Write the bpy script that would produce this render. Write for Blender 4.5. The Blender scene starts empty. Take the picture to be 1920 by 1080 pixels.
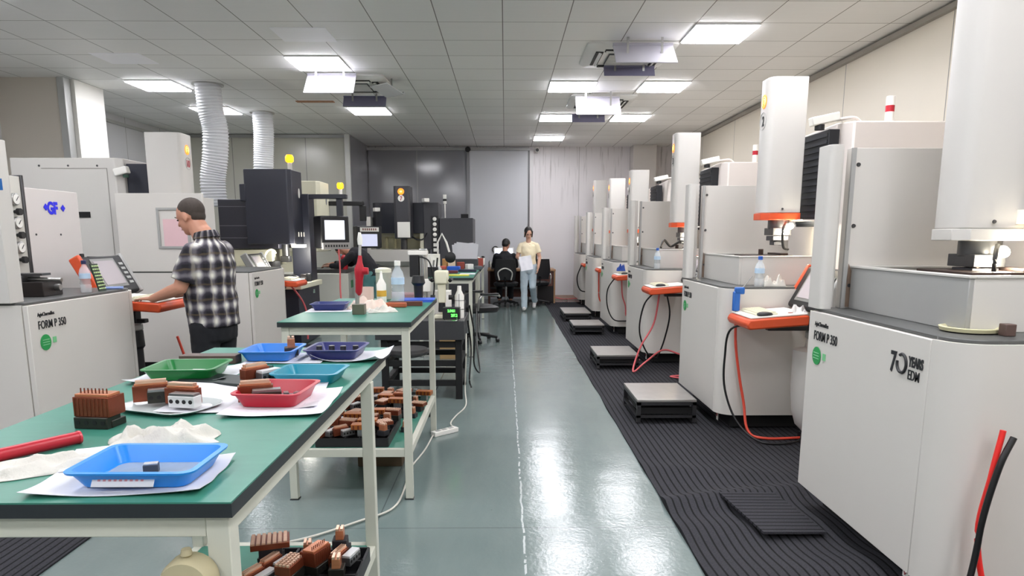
import bpy, bmesh, math, random
from mathutils import Vector, Matrix, noise
random.seed(7)
R = math.radians; PI = math.pi
C = bpy.context.scene.collection
S = bpy.context.scene
# ---------------------------------------------------------------- camera, world, exposure
cd = bpy.data.cameras.new('camera'); cam = bpy.data.objects.new('camera', cd); C.objects.link(cam)
S.camera = cam
cd.sensor_width = 36.0; cd.lens = 1286/1920*36; cd.shift_y = 0.063; cd.clip_start = .05
PITCH = math.atan(.17); YAW = -.010
cam.location = (0, 0, 1.45)
cam.rotation_euler = (PI/2 - PITCH, 0, YAW)
w = bpy.data.worlds.new('world'); S.world = w; w.use_nodes = True
w.node_tree.nodes['Background'].inputs[0].default_value = (.8, .85, .9, 1)
w.node_tree.nodes['Background'].inputs[1].default_value = .3
S.view_settings.view_transform = 'Standard'; S.view_settings.look = 'None'
S.view_settings.gamma = 1; S.view_settings.use_curve_mapping = False
S.view_settings.exposure = 1.28
PANEL = 11.0      # radiance of the ceiling panels
S.cycles.max_bounces = 9; S.cycles.diffuse_bounces = 7; S.cycles.glossy_bounces = 3
S.cycles.transmission_bounces = 5; S.cycles.transparent_max_bounces = 6
S.cycles.adaptive_threshold = .02; S.cycles.sample_clamp_indirect = 5; S.cycles.caustics_reflective = False; S.cycles.caustics_refractive = False
# ---------------------------------------------------------------- materials
def lin(h):
    if isinstance(h, str):
        h = h.lstrip('#'); v = [int(h[i:i+2], 16)/255 for i in (0, 2, 4)]
        return tuple(c/12.92 if c <= .04045 else ((c+.055)/1.055)**2.4 for c in v) + (1,)
    return tuple(h[:3]) + (1,)
MC = {}
def nodes(name):
    m = bpy.data.materials.new(name); m.use_nodes = True
    nt = m.node_tree; return m, nt, nt.nodes['Principled BSDF']
def mix(nt, fac, a, b, mode='MIX'):
    n = nt.nodes.new('ShaderNodeMix'); n.data_type = 'RGBA'; n.blend_type = mode
    for k, v in ((0, fac), (6, a), (7, b)):
        if hasattr(v, 'links') or hasattr(v, 'is_linked'): nt.links.new(v, n.inputs[k])
        else: n.inputs[k].default_value = v
    return n.outputs[2]
def math_(nt, op, a, b=None, c=None):
    n = nt.nodes.new('ShaderNodeMath'); n.operation = op
    for k, v in enumerate((a, b, c)):
        if v is None: continue
        if hasattr(v, 'is_linked'): nt.links.new(v, n.inputs[k])
        else: n.inputs[k].default_value = v
    return n.outputs[0]
def coord(nt, which='Object', scale=None):
    t = nt.nodes.new('ShaderNodeTexCoord'); o = t.outputs[which]
    if scale:
        mp = nt.nodes.new('ShaderNodeMapping'); mp.inputs['Scale'].default_value = scale
        nt.links.new(o, mp.inputs[0]); o = mp.outputs[0]
    return o
def noise_(nt, vec, scale, detail=3, rough=.5):
    n = nt.nodes.new('ShaderNodeTexNoise'); n.inputs['Scale'].default_value = scale
    n.inputs['Detail'].default_value = detail; n.inputs['Roughness'].default_value = rough
    nt.links.new(vec, n.inputs['Vector']); return n.outputs['Fac']
def ramp(nt, fac, stops):
    n = nt.nodes.new('ShaderNodeValToRGB'); nt.links.new(fac, n.inputs[0])
    e = n.color_ramp.elements
    while len(e) < len(stops): e.new(.5)
    for k, (p, c) in enumerate(stops): e[k].position = p; e[k].color = lin(c)
    return n.outputs[0]
def bump(nt, b, h, strength=.3, dist=.002):
    n = nt.nodes.new('ShaderNodeBump'); n.inputs['Strength'].default_value = strength
    n.inputs['Distance'].default_value = dist; nt.links.new(h, n.inputs['Height'])
    nt.links.new(n.outputs[0], b.inputs['Normal'])
def pm(name, col, rough=.5, metal=0, var=.06, scale=6, bmp=0, coat=0, stretch=None, emit=None, es=0):
    """plain procedural paint / plastic / metal with slight uneven tone"""
    if name in MC: return MC[name]
    m, nt, b = nodes(name); c = lin(col)
    v = coord(nt, 'Object', stretch); f = noise_(nt, v, scale, 4)
    a = tuple(x*(1-var) for x in c[:3])+(1,); d = tuple(min(1, x*(1+var)) for x in c[:3])+(1,)
    nt.links.new(mix(nt, f, a, d), b.inputs['Base Color'])
    b.inputs['Roughness'].default_value = rough; b.inputs['Metallic'].default_value = metal
    if coat: b.inputs['Coat Weight'].default_value = coat
    if bmp: bump(nt, b, noise_(nt, v, scale*12, 3), bmp)
    if emit: b.inputs['Emission Color'].default_value = lin(emit); b.inputs['Emission Strength'].default_value = es
    MC[name] = m; return m
def glassy(name, col, rough=.08, alpha=.4):
    if name in MC: return MC[name]
    m, nt, b = nodes(name); b.inputs['Base Color'].default_value = lin(col)
    b.inputs['Roughness'].default_value = rough; b.inputs['Alpha'].default_value = alpha
    f = noise_(nt, coord(nt), 20); nt.links.new(math_(nt, 'MULTIPLY', f, rough*2), b.inputs['Roughness'])
    b.inputs['IOR'].default_value = 1.45; MC[name] = m; return m
def line_mask(nt, co, period, off, width):
    """1 on thin lines every period along a coordinate"""
    a = math_(nt, 'SUBTRACT', co, off); a = math_(nt, 'DIVIDE', a, period)
    a = math_(nt, 'FRACT', a); a = math_(nt, 'SUBTRACT', a, .5); a = math_(nt, 'ABSOLUTE', a)
    return math_(nt, 'GREATER_THAN', a, .5 - width/period/2)
def xyz(nt, v):
    n = nt.nodes.new('ShaderNodeSeparateXYZ'); nt.links.new(v, n.inputs[0]); return n.outputs

def wall_mat(name, col, axis, period, off, rough=.35, seam='8a8a84', var=.05, streak=0, spec=.5):
    m, nt, b = nodes(name); v = coord(nt); o = xyz(nt, v)
    f = noise_(nt, coord(nt, 'Object', (1, 1, .35)), 1.3, 4)
    c = lin(col); a = tuple(x*(1-var) for x in c[:3])+(1,); d = tuple(min(1, x*(1+var)) for x in c[:3])+(1,)
    col_ = mix(nt, f, a, d)
    if streak:
        g = noise_(nt, coord(nt, 'Object', (9, 9, .5)), 2.2, 4, .6)
        g = ramp(nt, g, [(.56, '000000'), (.75, 'ffffff')])
        zz = math_(nt, 'MULTIPLY', math_(nt, 'SUBTRACT', o[2], 2.0), .8)
        zz = math_(nt, 'MULTIPLY', zz, math_(nt, 'MULTIPLY', g, streak)); 
        n = nt.nodes.new('ShaderNodeClamp'); nt.links.new(zz, n.inputs[0])
        col_ = mix(nt, n.outputs[0], col_, lin('8f8a88'))
    lm = line_mask(nt, o[axis], period, off, .012)
    nt.links.new(mix(nt, lm, col_, lin(seam)), b.inputs['Base Color'])
    b.inputs['Roughness'].default_value = rough; b.inputs['Specular IOR Level'].default_value = spec
    bump(nt, b, noise_(nt, coord(nt, 'Object', (1, 1, .6)), 3, 2), .08, .02)
    return m
# ceiling tiles
m, nt, b = nodes('ceiling_tiles'); v = coord(nt); o = xyz(nt, v)
lx = line_mask(nt, o[0], .61, -.02, .009); ly = line_mask(nt, o[1], .612, 6.87, .008)
tile = nt.nodes.new('ShaderNodeTexWhiteNoise'); tile.noise_dimensions = '2D'
cx = nt.nodes.new('ShaderNodeCombineXYZ')
nt.links.new(math_(nt, 'FLOOR', math_(nt, 'DIVIDE', math_(nt, 'ADD', o[0], .02), .61)), cx.inputs[0])
nt.links.new(math_(nt, 'FLOOR', math_(nt, 'DIVIDE', math_(nt, 'SUBTRACT', o[1], 6.87), .612)), cx.inputs[1])
nt.links.new(cx.outputs[0], tile.inputs['Vector'])
st = noise_(nt, coord(nt, 'Object', (1, 22, 1)), 3, 4)
ccol = mix(nt, tile.outputs[0], lin('e9e9e7'), lin('f0f0ee'))
ccol = mix(nt, math_(nt, 'MULTIPLY', st, .25), ccol, lin('d2d2d0'))
j = math_(nt, 'MAXIMUM', lx, ly)
nt.links.new(mix(nt, j, ccol, lin('75736e')), b.inputs['Base Color'])
b.inputs['Roughness'].default_value = .55
bump(nt, b, math_(nt, 'SUBTRACT', 1, j), .4, .004)
M_CEIL = m
# epoxy floor
m, nt, b = nodes('floor_epoxy'); v = coord(nt); o = xyz(nt, v)
f1 = noise_(nt, v, .7, 5, .6); f2 = noise_(nt, v, 4, 6, .65); f3 = noise_(nt, coord(nt, 'Object', (3, .6, 1)), 2.5, 5, .6)
c1 = mix(nt, f1, lin('5b6b6b'), lin('768482'))
c1 = mix(nt, math_(nt, 'MULTIPLY', f3, .5), c1, lin('88938f'))
sc = ramp(nt, noise_(nt, coord(nt, 'Object', (1, 1, 1)), 9, 8, .75), [(.66, '000000'), (.70, 'ffffff')])
sp = ramp(nt, noise_(nt, v, 1.1, 2), [(.5, '000000'), (.6, 'ffffff')])
c1 = mix(nt, math_(nt, 'MULTIPLY', math_(nt, 'MULTIPLY', sc, sp), .55), c1, lin('4d5656'))
wob = math_(nt, 'MULTIPLY', math_(nt, 'SUBTRACT', noise_(nt, v, 6, 4), .5), .03)
cr = math_(nt, 'LESS_THAN', math_(nt, 'ABSOLUTE', math_(nt, 'SUBTRACT', math_(nt, 'ADD', o[0], wob), .09)), .005)
crn = math_(nt, 'GREATER_THAN', noise_(nt, v, 18, 3), .45)
cr = math_(nt, 'MULTIPLY', cr, crn)
c1 = mix(nt, math_(nt, 'MULTIPLY', cr, .7), c1, lin('d2d8d8'))
sy = line_mask(nt, o[1], 4.0, 3.26, .007)
sx = line_mask(nt, o[0], 3.05, -.66, .007)
c1 = mix(nt, math_(nt, 'MULTIPLY', math_(nt, 'MAXIMUM', sy, sx), .6), c1, lin('444c4c'))
nt.links.new(c1, b.inputs['Base Color'])
rr = nt.nodes.new('ShaderNodeMapRange'); nt.links.new(f2, rr.inputs[0])
rr.inputs[3].default_value = .09; rr.inputs[4].default_value = .22
nt.links.new(rr.outputs[0], b.inputs['Roughness'])
b.inputs['Specular IOR Level'].default_value = .55
bb = math_(nt, 'ADD', math_(nt, 'MULTIPLY', noise_(nt, v, 45, 3), .35), noise_(nt, v, 5, 3))
bump(nt, b, bb, .35, .006)
M_FLOOR = m
# ribbed mat
m, nt, b = nodes('ribbed_mat'); v = coord(nt); o = xyz(nt, v)
fr = math_(nt, 'ABSOLUTE', math_(nt, 'SUBTRACT', math_(nt, 'FRACT', math_(nt, 'DIVIDE', o[0], .042)), .5))
g = ramp(nt, fr, [(.06, '0c0c0e'), (.16, '5a5a5e')])
fz = noise_(nt, v, 160, 2)
g2 = mix(nt, fz, lin('333336'), lin('6a6a6e'))
gc = mix(nt, 1.0, g, g2, 'MULTIPLY'); 
gc = mix(nt, 1.0, gc, (4.2, 4.2, 4.25, 1), 'MULTIPLY')
dirt = noise_(nt, v, 1.5, 4)
gc = mix(nt, math_(nt, 'MULTIPLY', dirt, .35), gc, lin('3a3a3a'))
nt.links.new(gc, b.inputs['Base Color']); b.inputs['Roughness'].default_value = .95
b.inputs['Specular IOR Level'].default_value = .15
bump(nt, b, math_(nt, 'ADD', fr, math_(nt, 'MULTIPLY', fz, .5)), .8, .004)
M_MAT = m
# green bench top
m, nt, b = nodes('green_bench_laminate'); v = coord(nt)
f = noise_(nt, v, 2.5, 6, .65); g = noise_(nt, coord(nt, 'Object', (1, 5, 1)), 7, 5)
c = mix(nt, f, lin('256a5a'), lin('3c8672')); c = mix(nt, math_(nt, 'MULTIPLY', g, .35), c, lin('5b9a88'))
sc = ramp(nt, noise_(nt, v, 22, 6, .8), [(.64, '000000'), (.72, 'ffffff')])
c = mix(nt, math_(nt, 'MULTIPLY', sc, .25), c, lin('8fb5a8'))
nt.links.new(c, b.inputs['Base Color']); b.inputs['Roughness'].default_value = .38
bump(nt, b, noise_(nt, v, 60, 2), .05)
M_GREEN = m
# copper
def copper(name, a, d, fins=0):
    m, nt, b = nodes(name); v = coord(nt)
    f = noise_(nt, v, 14, 5, .6); g = noise_(nt, coord(nt, 'Object', (1, 1, 12)), 30, 3)
    c = mix(nt, f, lin(a), lin(d)); c = mix(nt, math_(nt, 'MULTIPLY', g, .4), c, lin('5a2f22'))
    nt.links.new(c, b.inputs['Base Color']); b.inputs['Metallic'].default_value = .6
    b.inputs['Roughness'].default_value = .3
    bump(nt, b, g, .15, .001); return m
M_CU = copper('copper_machined', 'c9714a', 'eaa57c')
M_CUD = copper('copper_brown_shaded', '6e3322', 'a3563a')  # brown copper, darkened further for the shaded sides
M_CUL = copper('copper_lit_tops', 'f2ae86', 'ffe9d2')  # pale copper, highlights of the lit tops put into the colour
# plaid shirt
m, nt, b = nodes('plaid_cotton'); v = coord(nt); o = xyz(nt, v)
wv = noise_(nt, v, 7, 3)
def band(co, per, ph, lo, hi):
    a = math_(nt, 'ADD', math_(nt, 'MULTIPLY', co, 2*PI/per), math_(nt, 'ADD', math_(nt, 'MULTIPLY', wv, 2.6), ph))
    n = nt.nodes.new('ShaderNodeMapRange'); nt.links.new(math_(nt, 'SINE', a), n.inputs[0])
    n.inputs[1].default_value = lo; n.inputs[2].default_value = hi; n.clamp = True; return n.outputs[0]
ang = math_(nt, 'ARCTAN2', o[1], o[0])
h1 = band(o[2], .108, .4, -.75, 1.0)
u1 = band(ang, .48, 1.2, -.75, 1.0)
thin1 = band(o[2], .105, 2.4, .86, .97); thin2 = band(ang, .50, 3.2, .86, .97)
s_ = math_(nt, 'MULTIPLY', math_(nt, 'ADD', h1, u1), .5)
c = ramp(nt, s_, [(0, '18161d'), (.35, '38353f'), (.62, '7b777d'), (.85, 'b9b6b2'), (1, 'e6e4da')])
c = mix(nt, math_(nt, 'MULTIPLY', thin1, .35), c, lin('6b5a3a')); c = mix(nt, math_(nt, 'MULTIPLY', thin2, .3), c, lin('b9b2a0'))
nt.links.new(c, b.inputs['Base Color']); b.inputs['Roughness'].default_value = .9
bump(nt, b, noise_(nt, coord(nt, 'Object', (1, 1, .5)), 9, 3), .6, .03)
M_PLAID = m

W_PAINT = pm('machine_white_paint', 'd6d2cc', .42, 0, .02, 3, .03)
W_PAINT2 = pm('machine_white_satin', 'cecbc6', .35, 0, .015, 3)
PINKW = pm('cabinet_warm_white', 'ddd5cf', .45, 0, .02)
GREYP = pm('machine_grey_sheet', 'a9a9a7', .4, .15, .04)
DKGREY = pm('ledge_dark_grey', '5b5c5b', .45, .3, .15, 12)
BLACK = pm('black_recess', '0b0b0d', .7)
BELLOW = pm('bellows_blue_black', '17191f', .5)
BLKP = pm('black_plastic', '18181b', .45)
ORANGE = pm('orange_plastic', 'd8532b', .4, 0, .06)
RED = pm('red_plastic', 'b3182c', .38, 0, .05)
STEEL = pm('brushed_steel', 'b4b4b2', .32, .9, .08, 30, .1, stretch=(1, 12, 1))
STEELD = pm('dark_steel', '5a5a5c', .35, .85, .12, 20)
CHROME = pm('chrome', 'd8d8da', .15, 1, .02)
FRAMEW = pm('bench_cream_enamel', 'c9cabd', .45, 0, .05, 5, .05)
EDGEBLK = pm('bench_edge_black', '22282c', .5, 0, .1)
WHITEPL = pm('white_plastic', 'eceae4', .4, 0, .02)
CREAM = pm('cream_paint', 'dfdcc4', .42, 0, .03)
CHAR = pm('charcoal_paint', '3a3a3f', .42, 0, .06, 4)
DKNAVY = pm('dark_slate_paint', '2b2d38', .4, 0, .06, 4)
GLOWW = pm('lit_work_lamp', 'ffffff', .4, emit='fff6dc', es=5)
SCREENM = pm('lit_screen', 'dfe3ee', .25, emit='dfe4f4', es=.42)
GREENST = pm('green_sticker', '2f9e55', .45, 0, .05)
INK = pm('black_ink', '26272a', .5)
REDINK = pm('red_ink', 'b0404a', .5)
BLUEINK = pm('blue_ink', '1b1be0', .45)
LOGO_OR = pm('orange_badge', 'ff8a2a', .4, emit='ff7a18', es=.7)  # orange badge with a glow added; the badge is no lamp
YLAMP = pm('yellow_beacon', 'f5b51c', .35, emit='ffae14', es=1.2)
PAPER = pm('white_paper', 'd6d6dc', .8, 0, .03, 14)
PAPERP = pm('printed_paper', 'dcdcE2', .8, 0, .10, 60)
TISSUE = pm('tissue_paper', 'd0cdc5', .9, 0, .08, 12, .8)
SKIN = pm('skin', 'c08a72', .5, 0, .07, 9)
SKINL = pm('skin_light', 'd3a48e', .5, 0, .05, 9)
HAIR = pm('black_hair', '1b1817', .55, 0, .3, 40, .4)
HAIRS = pm('cropped_hair', '3d342e', .75, 0, .3, 60, .5)
NAVYT = pm('black_trouser_cloth', '111319', .85, 0, .1, 10, .2)
# ---------------------------------------------------------------- mesh helpers
class B:
    def __init__(s): s.bm = bmesh.new(); s.T = Matrix.Identity(4)
    def t(s, M_): s.T = M_; return s
    def addv(s, p): return s.bm.verts.new(s.T @ Vector(p))
    def box(s, x0, x1, y0, y1, z0, z1, taper=0):
        v = [s.addv(p) for p in ((x0, y0, z0), (x1, y0, z0), (x1, y1, z0), (x0, y1, z0),
             (x0+taper, y0+taper, z1), (x1-taper, y0+taper, z1), (x1-taper, y1-taper, z1), (x0+taper, y1-taper, z1))]
        for f in ((3, 2, 1, 0), (4, 5, 6, 7), (0, 1, 5, 4), (1, 2, 6, 5), (2, 3, 7, 6), (3, 0, 4, 7)):
            s.bm.faces.new([v[i] for i in f])
        return s
    def loft(s, rings, caps=True, close=False):
        V = [[s.addv(p) for p in r] for r in rings]; n = len(V[0])
        for a, b_ in zip(V, V[1:]+([V[0]] if close else [])):
            for i in range(n):
                try: s.bm.faces.new((a[i], a[(i+1) % n], b_[(i+1) % n], b_[i]))
                except ValueError: pass
        if caps and not close:
            s.bm.faces.new(list(reversed(V[0]))); s.bm.faces.new(V[-1])
        return s
    def prism(s, poly, z0, z1):
        return s.loft([[(x, y, z0) for x, y in poly], [(x, y, z1) for x, y in poly]])
    def lathe(s, prof, c=(0, 0, 0), n=20, axis='Z'):
        rings = []
        for r, h in prof:
            r = max(r, 1e-4); ring = []
            for i in range(n):
                a = 2*PI*i/n; u, v_ = r*math.cos(a), r*math.sin(a)
                p = (u, v_, h) if axis == 'Z' else ((h, u, v_) if axis == 'X' else (v_, h, u))
                ring.append((p[0]+c[0], p[1]+c[1], p[2]+c[2]))
            rings.append(ring)
        return s.loft(rings)
    def cyl(s, p0, p1, r0, r1=None, n=12):
        r1 = r0 if r1 is None else r1; p0, p1 = Vector(p0), Vector(p1); d = (p1-p0)
        q = d.to_track_quat('Z', 'Y'); rr = []
        for p, r in ((p0, r0), (p1, r1)):
            rr.append([p + q @ Vector((r*math.cos(2*PI*i/n), r*math.sin(2*PI*i/n), 0)) for i in range(n)])
        return s.loft(rr)
    def tube(s, pts, r, n=8, closed=False):
        pts = [Vector(p) for p in pts]; rr = []; up = Vector((0, 0, 1))
        for i, p in enumerate(pts):
            a = pts[max(i-1, 0)]; c = pts[min(i+1, len(pts)-1)]
            if closed: a = pts[i-1]; c = pts[(i+1) % len(pts)]
            d = (c-a).normalized()
            x = d.cross(up)
            if x.length < .05: x = d.cross(Vector((0, 1, 0)))
            x.normalize(); y = x.cross(d)
            rad = r[i] if isinstance(r, (list, tuple)) else r
            rr.append([p + x*rad*math.cos(2*PI*k/n) + y*rad*math.sin(2*PI*k/n) for k in range(n)])
        return s.loft(rr, close=closed)
    def ball(s, c, r, n=12, rot=None):
        rx, ry, rz = (r, r, r) if not isinstance(r, (tuple, list)) else r
        rings = []
        for j_ in range(1, n):
            a = PI*j_/n - PI/2
            ring = []
            for i in range(n*2):
                t = PI*i/n; p = Vector((rx*math.cos(a)*math.cos(t), ry*math.cos(a)*math.sin(t), rz*math.sin(a)))
                if rot: p = rot @ p
                ring.append(p+Vector(c))
            rings.append(ring)
        V = [[s.addv(p) for p in r_] for r_ in rings]; m_ = n*2
        for a, b_ in zip(V, V[1:]):
            for i in range(m_): s.bm.faces.new((a[i], a[(i+1) % m_], b_[(i+1) % m_], b_[i]))
        for ring, sg in ((V[0], -1), (V[-1], 1)):
            p = Vector((0, 0, sg*rz)); p = rot @ p if rot else p
            q = s.addv(p+Vector(c))
            for i in range(m_):
                f = (ring[i], ring[(i+1) % m_], q) if sg > 0 else (ring[(i+1) % m_], ring[i], q)
                s.bm.faces.new(f)
        return s
    def cap(s, p0, r0, p1, r1, n=10):
        """tapered capsule"""
        p0, p1 = Vector(p0), Vector(p1); d = p1-p0; q = d.to_track_quat('Z', 'Y'); L = d.length; rr = []
        prof = []
        for k in range(1, 6): a = -PI/2+k*PI/10; prof.append((r0*math.cos(a), r0*math.sin(a)))
        for k in range(0, 5): a = k*PI/10; prof.append((r1*math.cos(a), L+r1*math.sin(a)))
        for r, h in prof: rr.append([p0+q @ Vector((r*math.cos(2*PI*i/n), r*math.sin(2*PI*i/n), h)) for i in range(n)])
        return s.loft(rr)
def link(name, me, parent, mats):
    o = bpy.data.objects.new(name, me); C.objects.link(o)
    for m_ in (mats if isinstance(mats, (list, tuple)) else [mats]): me.materials.append(m_)
    if parent is not None: o.parent = parent
    return o
def obj(name, b_, mat, parent=None, bev=0, ang=35, seg=2, label=None, loc=None):
    bmesh.ops.recalc_face_normals(b_.bm, faces=b_.bm.faces)
    me = bpy.data.meshes.new(name); b_.bm.to_mesh(me); b_.bm.free()
    me.polygons.foreach_set('use_smooth', [True]*len(me.polygons)); me.set_sharp_from_angle(angle=R(ang))
    o = link(name, me, parent, mat)
    if loc: o.location = loc
    if bev:
        md = o.modifiers.new('bevel', 'BEVEL'); md.width = bev; md.segments = seg; md.limit_method = 'ANGLE'; md.angle_limit = R(40)
        md.harden_normals = False
    if label: o['label'] = label
    return o
def tag(o, label, cat, group=None):
    o['label'] = label; o['category'] = cat
    if group: o['group'] = group
    return o
def thing(name, label, cat, loc=(0, 0, 0), rz=0, group=None):
    o = bpy.data.objects.new(name, None); C.objects.link(o); o.empty_display_size = .1
    o.location = loc; o.rotation_euler = (0, 0, rz); return tag(o, label, cat, group)
def struct(name, b_, mat, bev=0, parent=None):
    o = obj(name, b_, mat, parent, bev)
    if parent is None: o['kind'] = 'structure'
    return o
def dup(root, loc, rz=0, label=None, group=None):
    r = root.copy(); C.objects.link(r); r.location = loc; r.rotation_euler = (0, 0, rz)
    if label: r['label'] = label
    if group: r['group'] = group
    for ch in list(root.children):
        c = ch.copy(); C.objects.link(c); c.parent = r
        for g_ in ch.children:
            d = g_.copy(); C.objects.link(d); d.parent = c
    return r
def text(name, s_, size, mat, parent, loc, rot, sx=.78, bold=0, align='LEFT', depth=.0012):
    cu = bpy.data.curves.new('txt', 'FONT'); cu.body = s_; cu.size = size; cu.extrude = depth; cu.offset = bold
    cu.align_x = align; cu.resolution_u = 4
    t = bpy.data.objects.new('txt', cu); C.objects.link(t)
    dg = bpy.context.evaluated_depsgraph_get(); me = bpy.data.meshes.new_from_object(t.evaluated_get(dg))
    bpy.data.objects.remove(t); bpy.data.curves.remove(cu)
    me.name = name; me.materials.clear()
    M_ = Matrix.Translation(loc) @ Matrix.Rotation(rot[2], 4, 'Z') @ Matrix.Rotation(rot[0], 4, 'X') @ Matrix.Diagonal((sx, 1, 1, 1))
    me.transform(M_)
    return link(name, me, parent, mat)
def rrect(w_, d_, r, n=4, z=0, cx=0, cy=0):
    pts = []
    for (sx, sy, a0) in ((1, 1, 0), (-1, 1, 90), (-1, -1, 180), (1, -1, 270)):
        for k in range(n+1):
            a = R(a0+90*k/n); pts.append((cx+sx*(w_/2-r)+r*math.cos(a), cy+sy*(d_/2-r)+r*math.sin(a), z))
    return pts
def curve_pts(P, n=8):
    """Catmull-Rom through points"""
    P = [Vector(p) for p in P]; out = []
    Q = [P[0]*2-P[1]]+P+[P[-1]*2-P[-2]]
    for i in range(1, len(Q)-2):
        a, b_, c, d = Q[i-1:i+3]
        for k in range(n):
            t = k/n
            out.append(.5*((2*b_)+(c-a)*t+(2*a-5*b_+4*c-d)*t*t+(3*b_-a-3*c+d)*t**3))
    out.append(P[-1]); return out
# ================================================================ room
H = 3.43; XR = 3.86; XL = -6.45; YB = 16.0; Y0 = -5.0
struct('floor', B().box(XL-.1, XR+.1, Y0-.1, YB+.1, -.1, 0), M_FLOOR)
struct('ceiling', B().box(XL-.1, XR+.1, Y0-.1, YB+.1, H, H+.1), M_CEIL)
struct('wall_right', B().box(XR, XR+.1, Y0, YB, 0, H), wall_mat('panel_wall_right', 'e8e1d2', 1, 1.9, .55, .42, var=.03))
struct('wall_left', B().box(XL-.1, XL, Y0, YB, 0, H), wall_mat('panel_wall_left', 'c9c9cb', 1, 1.2, .2, .35))
struct('wall_near', B().box(XL, XR, Y0-.1, Y0, 0, H), wall_mat('panel_wall_near', 'cfcdc6', 0, 1.2, .2))
struct('wall_back', B().box(-3.09, XR, YB, YB+.1, 0, H), wall_mat('panel_wall_back', 'e6e2e4', 0, 1.15, .53, .35, var=.04, streak=.8, seam='b4b0b0'))
# glossy dark sliding panels on the back wall, left half
struct('door_1', B().box(-3.07, -.86, YB-.05, YB, .0, 3.34), wall_mat('glossy_grey_panel', '8b8b92', 0, 1.22, -.86-1.12, .13, seam='a8a8aa', var=.06, spec=.8), .003)
struct('door_2', B().box(-.80, .52, YB-.045, YB, .0, 3.34), wall_mat('pale_grey_panel', 'cfd1d7', 0, 3.0, 1.9, .22, var=.05, spec=.6), .003)
struct('trim_1', B().box(-3.09, .56, YB-.08, YB, 3.34, 3.40), pm('aluminium_trim', 'a8a8a8', .35, .6))
struct('trim_2', B().box(-.86, -.80, YB-.08, YB, 0, 3.34), pm('grey_trim', '8f8f92', .35, .4))
struct('trim_3', B().box(.52, .56, YB-.06, YB, 0, 3.34), pm('dark_trim', '6b6a6c', .4, .4))
struct('trim_4', B().box(.56, .64, YB-.07, YB, 0, 3.34), pm('pale_trim', 'dcdadb', .4, .1))
# block in the back left corner, panelled
struct('wall_alcove', B().box(XL, -3.14, 14.12, YB, 0, H), wall_mat('olive_grey_panel', 'c6c5ba', 0, 1.45, -3.95, .2, seam='85857f', spec=.6))
struct('wall_alcove_side', B().box(-3.14, -3.09, 14.14, YB, 0, H), pm('side_grey_sheet', '9a9aa0', .25, .1, .05, 2))  # side face in a darker grey of its own
struct('trim_5', B().box(-3.17, -3.07, 14.07, 14.14, 0, H), pm('bright_alu_corner', 'd2d2cf', .3, .4))
struct('trim_6', B().box(XL, -3.17, 14.07, 14.13, H-.07, H-.01), pm('aluminium_trim', 'a8a8a8', .35, .6))
# left partition with white column end
struct('wall_partition', B().box(XL, -5.66, 9.2, 9.32, 0, H), pm('beige_grey_sheet', 'ccc4b9', .5, 0, .03, 2))
struct('trim_7', B().box(-5.66, -5.57, 9.16, 9.30, 0, H-.0), pm('alu_post', 'b9bab8', .4, .5, .03), .004)
struct('wall_column_left', B().box(-6.1, -5.52, 9.30, 9.95, 0, H), pm('white_column_paint', 'e8e6e0', .45, 0, .02))
struct('wall_column_right', B().box(2.83, 3.35, 15.62, YB, 0, H), pm('warm_column_paint', 'd9d4d0', .45, 0, .02), .01)
struct('trim_8', B().box(XR-.05, XR, Y0, YB, H-.07, H-.02), pm('ceiling_edge_trim', '9a958c', .5))
struct('trim_9', B().box(XL, XL+.04, 9.95, 14.1, H-.16, H-.11), pm('alu_rail', 'b9bab8', .4, .5))
struct('baseboard_back', B().box(.64, 3.8, YB-.02, YB, 0, .09), pm('dusty_skirting', 'b59a8c', .6))
# floor mats
def mat_mesh(x0, x1, y0, y1, amp, bumps):
    b_ = B(); nx, ny = max(int((x1-x0)/.06), 2), int((y1-y0)/.06); V = []
    for j_ in range(ny+1):
        y = y0+(y1-y0)*j_/ny; row = []
        for i in range(nx+1):
            x = x0+(x1-x0)*i/nx
            edge = .012*noise.noise(Vector((0, y*1.7, 3)))*(1 if i == 0 else 0)
            z = .009
            for (by, bx, s_, h_, sl) in bumps:
                d = (y-by-sl*(x-bx))/s_; ex = math.exp(-((x-bx)/.75)**2)
                z += h_*ex*math.exp(-d*d)
            row.append(b_.addv((x+edge, y, z+.001*noise.noise(Vector((x*3, y*3, 0))))))
        V.append(row)
    for j_ in range(ny):
        for i in range(nx): b_.bm.faces.new((V[j_][i], V[j_][i+1], V[j_+1][i+1], V[j_+1][i]))
    ret = bmesh.ops.extrude_face_region(b_.bm, geom=b_.bm.faces[:])
    for e in ret['geom']:
        if isinstance(e, bmesh.types.BMVert): e.co.z = .001
    return b_
tag(obj('floor_mat', mat_mesh(.865, 3.6, -2, 15.1, .01, [(3.62, 1.25, .09, .045, .25), (2.75, 1.5, .18, .035, .2), (4.05, 1.3, .12, .016, -.2), (3.2, 1.0, .14, .018, .1)]), M_MAT, ang=60),
    'long dark ribbed carpet runner under the right row of white machines', 'mat')
tag(obj('floor_mat', mat_mesh(-4.6, -2.02, 1.5, 9.2, .01, []), M_MAT, ang=60), 'dark ribbed carpet mat on the left behind the green benches', 'mat')
b_ = B().box(-.26, .26, -.15, .17, 0, .012)
pa_ = obj('mat_patch', b_, M_MAT, loc=(1.37, 3.34, .040)); pa_.rotation_euler = (R(3), 0, R(96))
tag(pa_, 'small loose ribbed mat piece tucked under the nearest right machine', 'mat')
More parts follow.
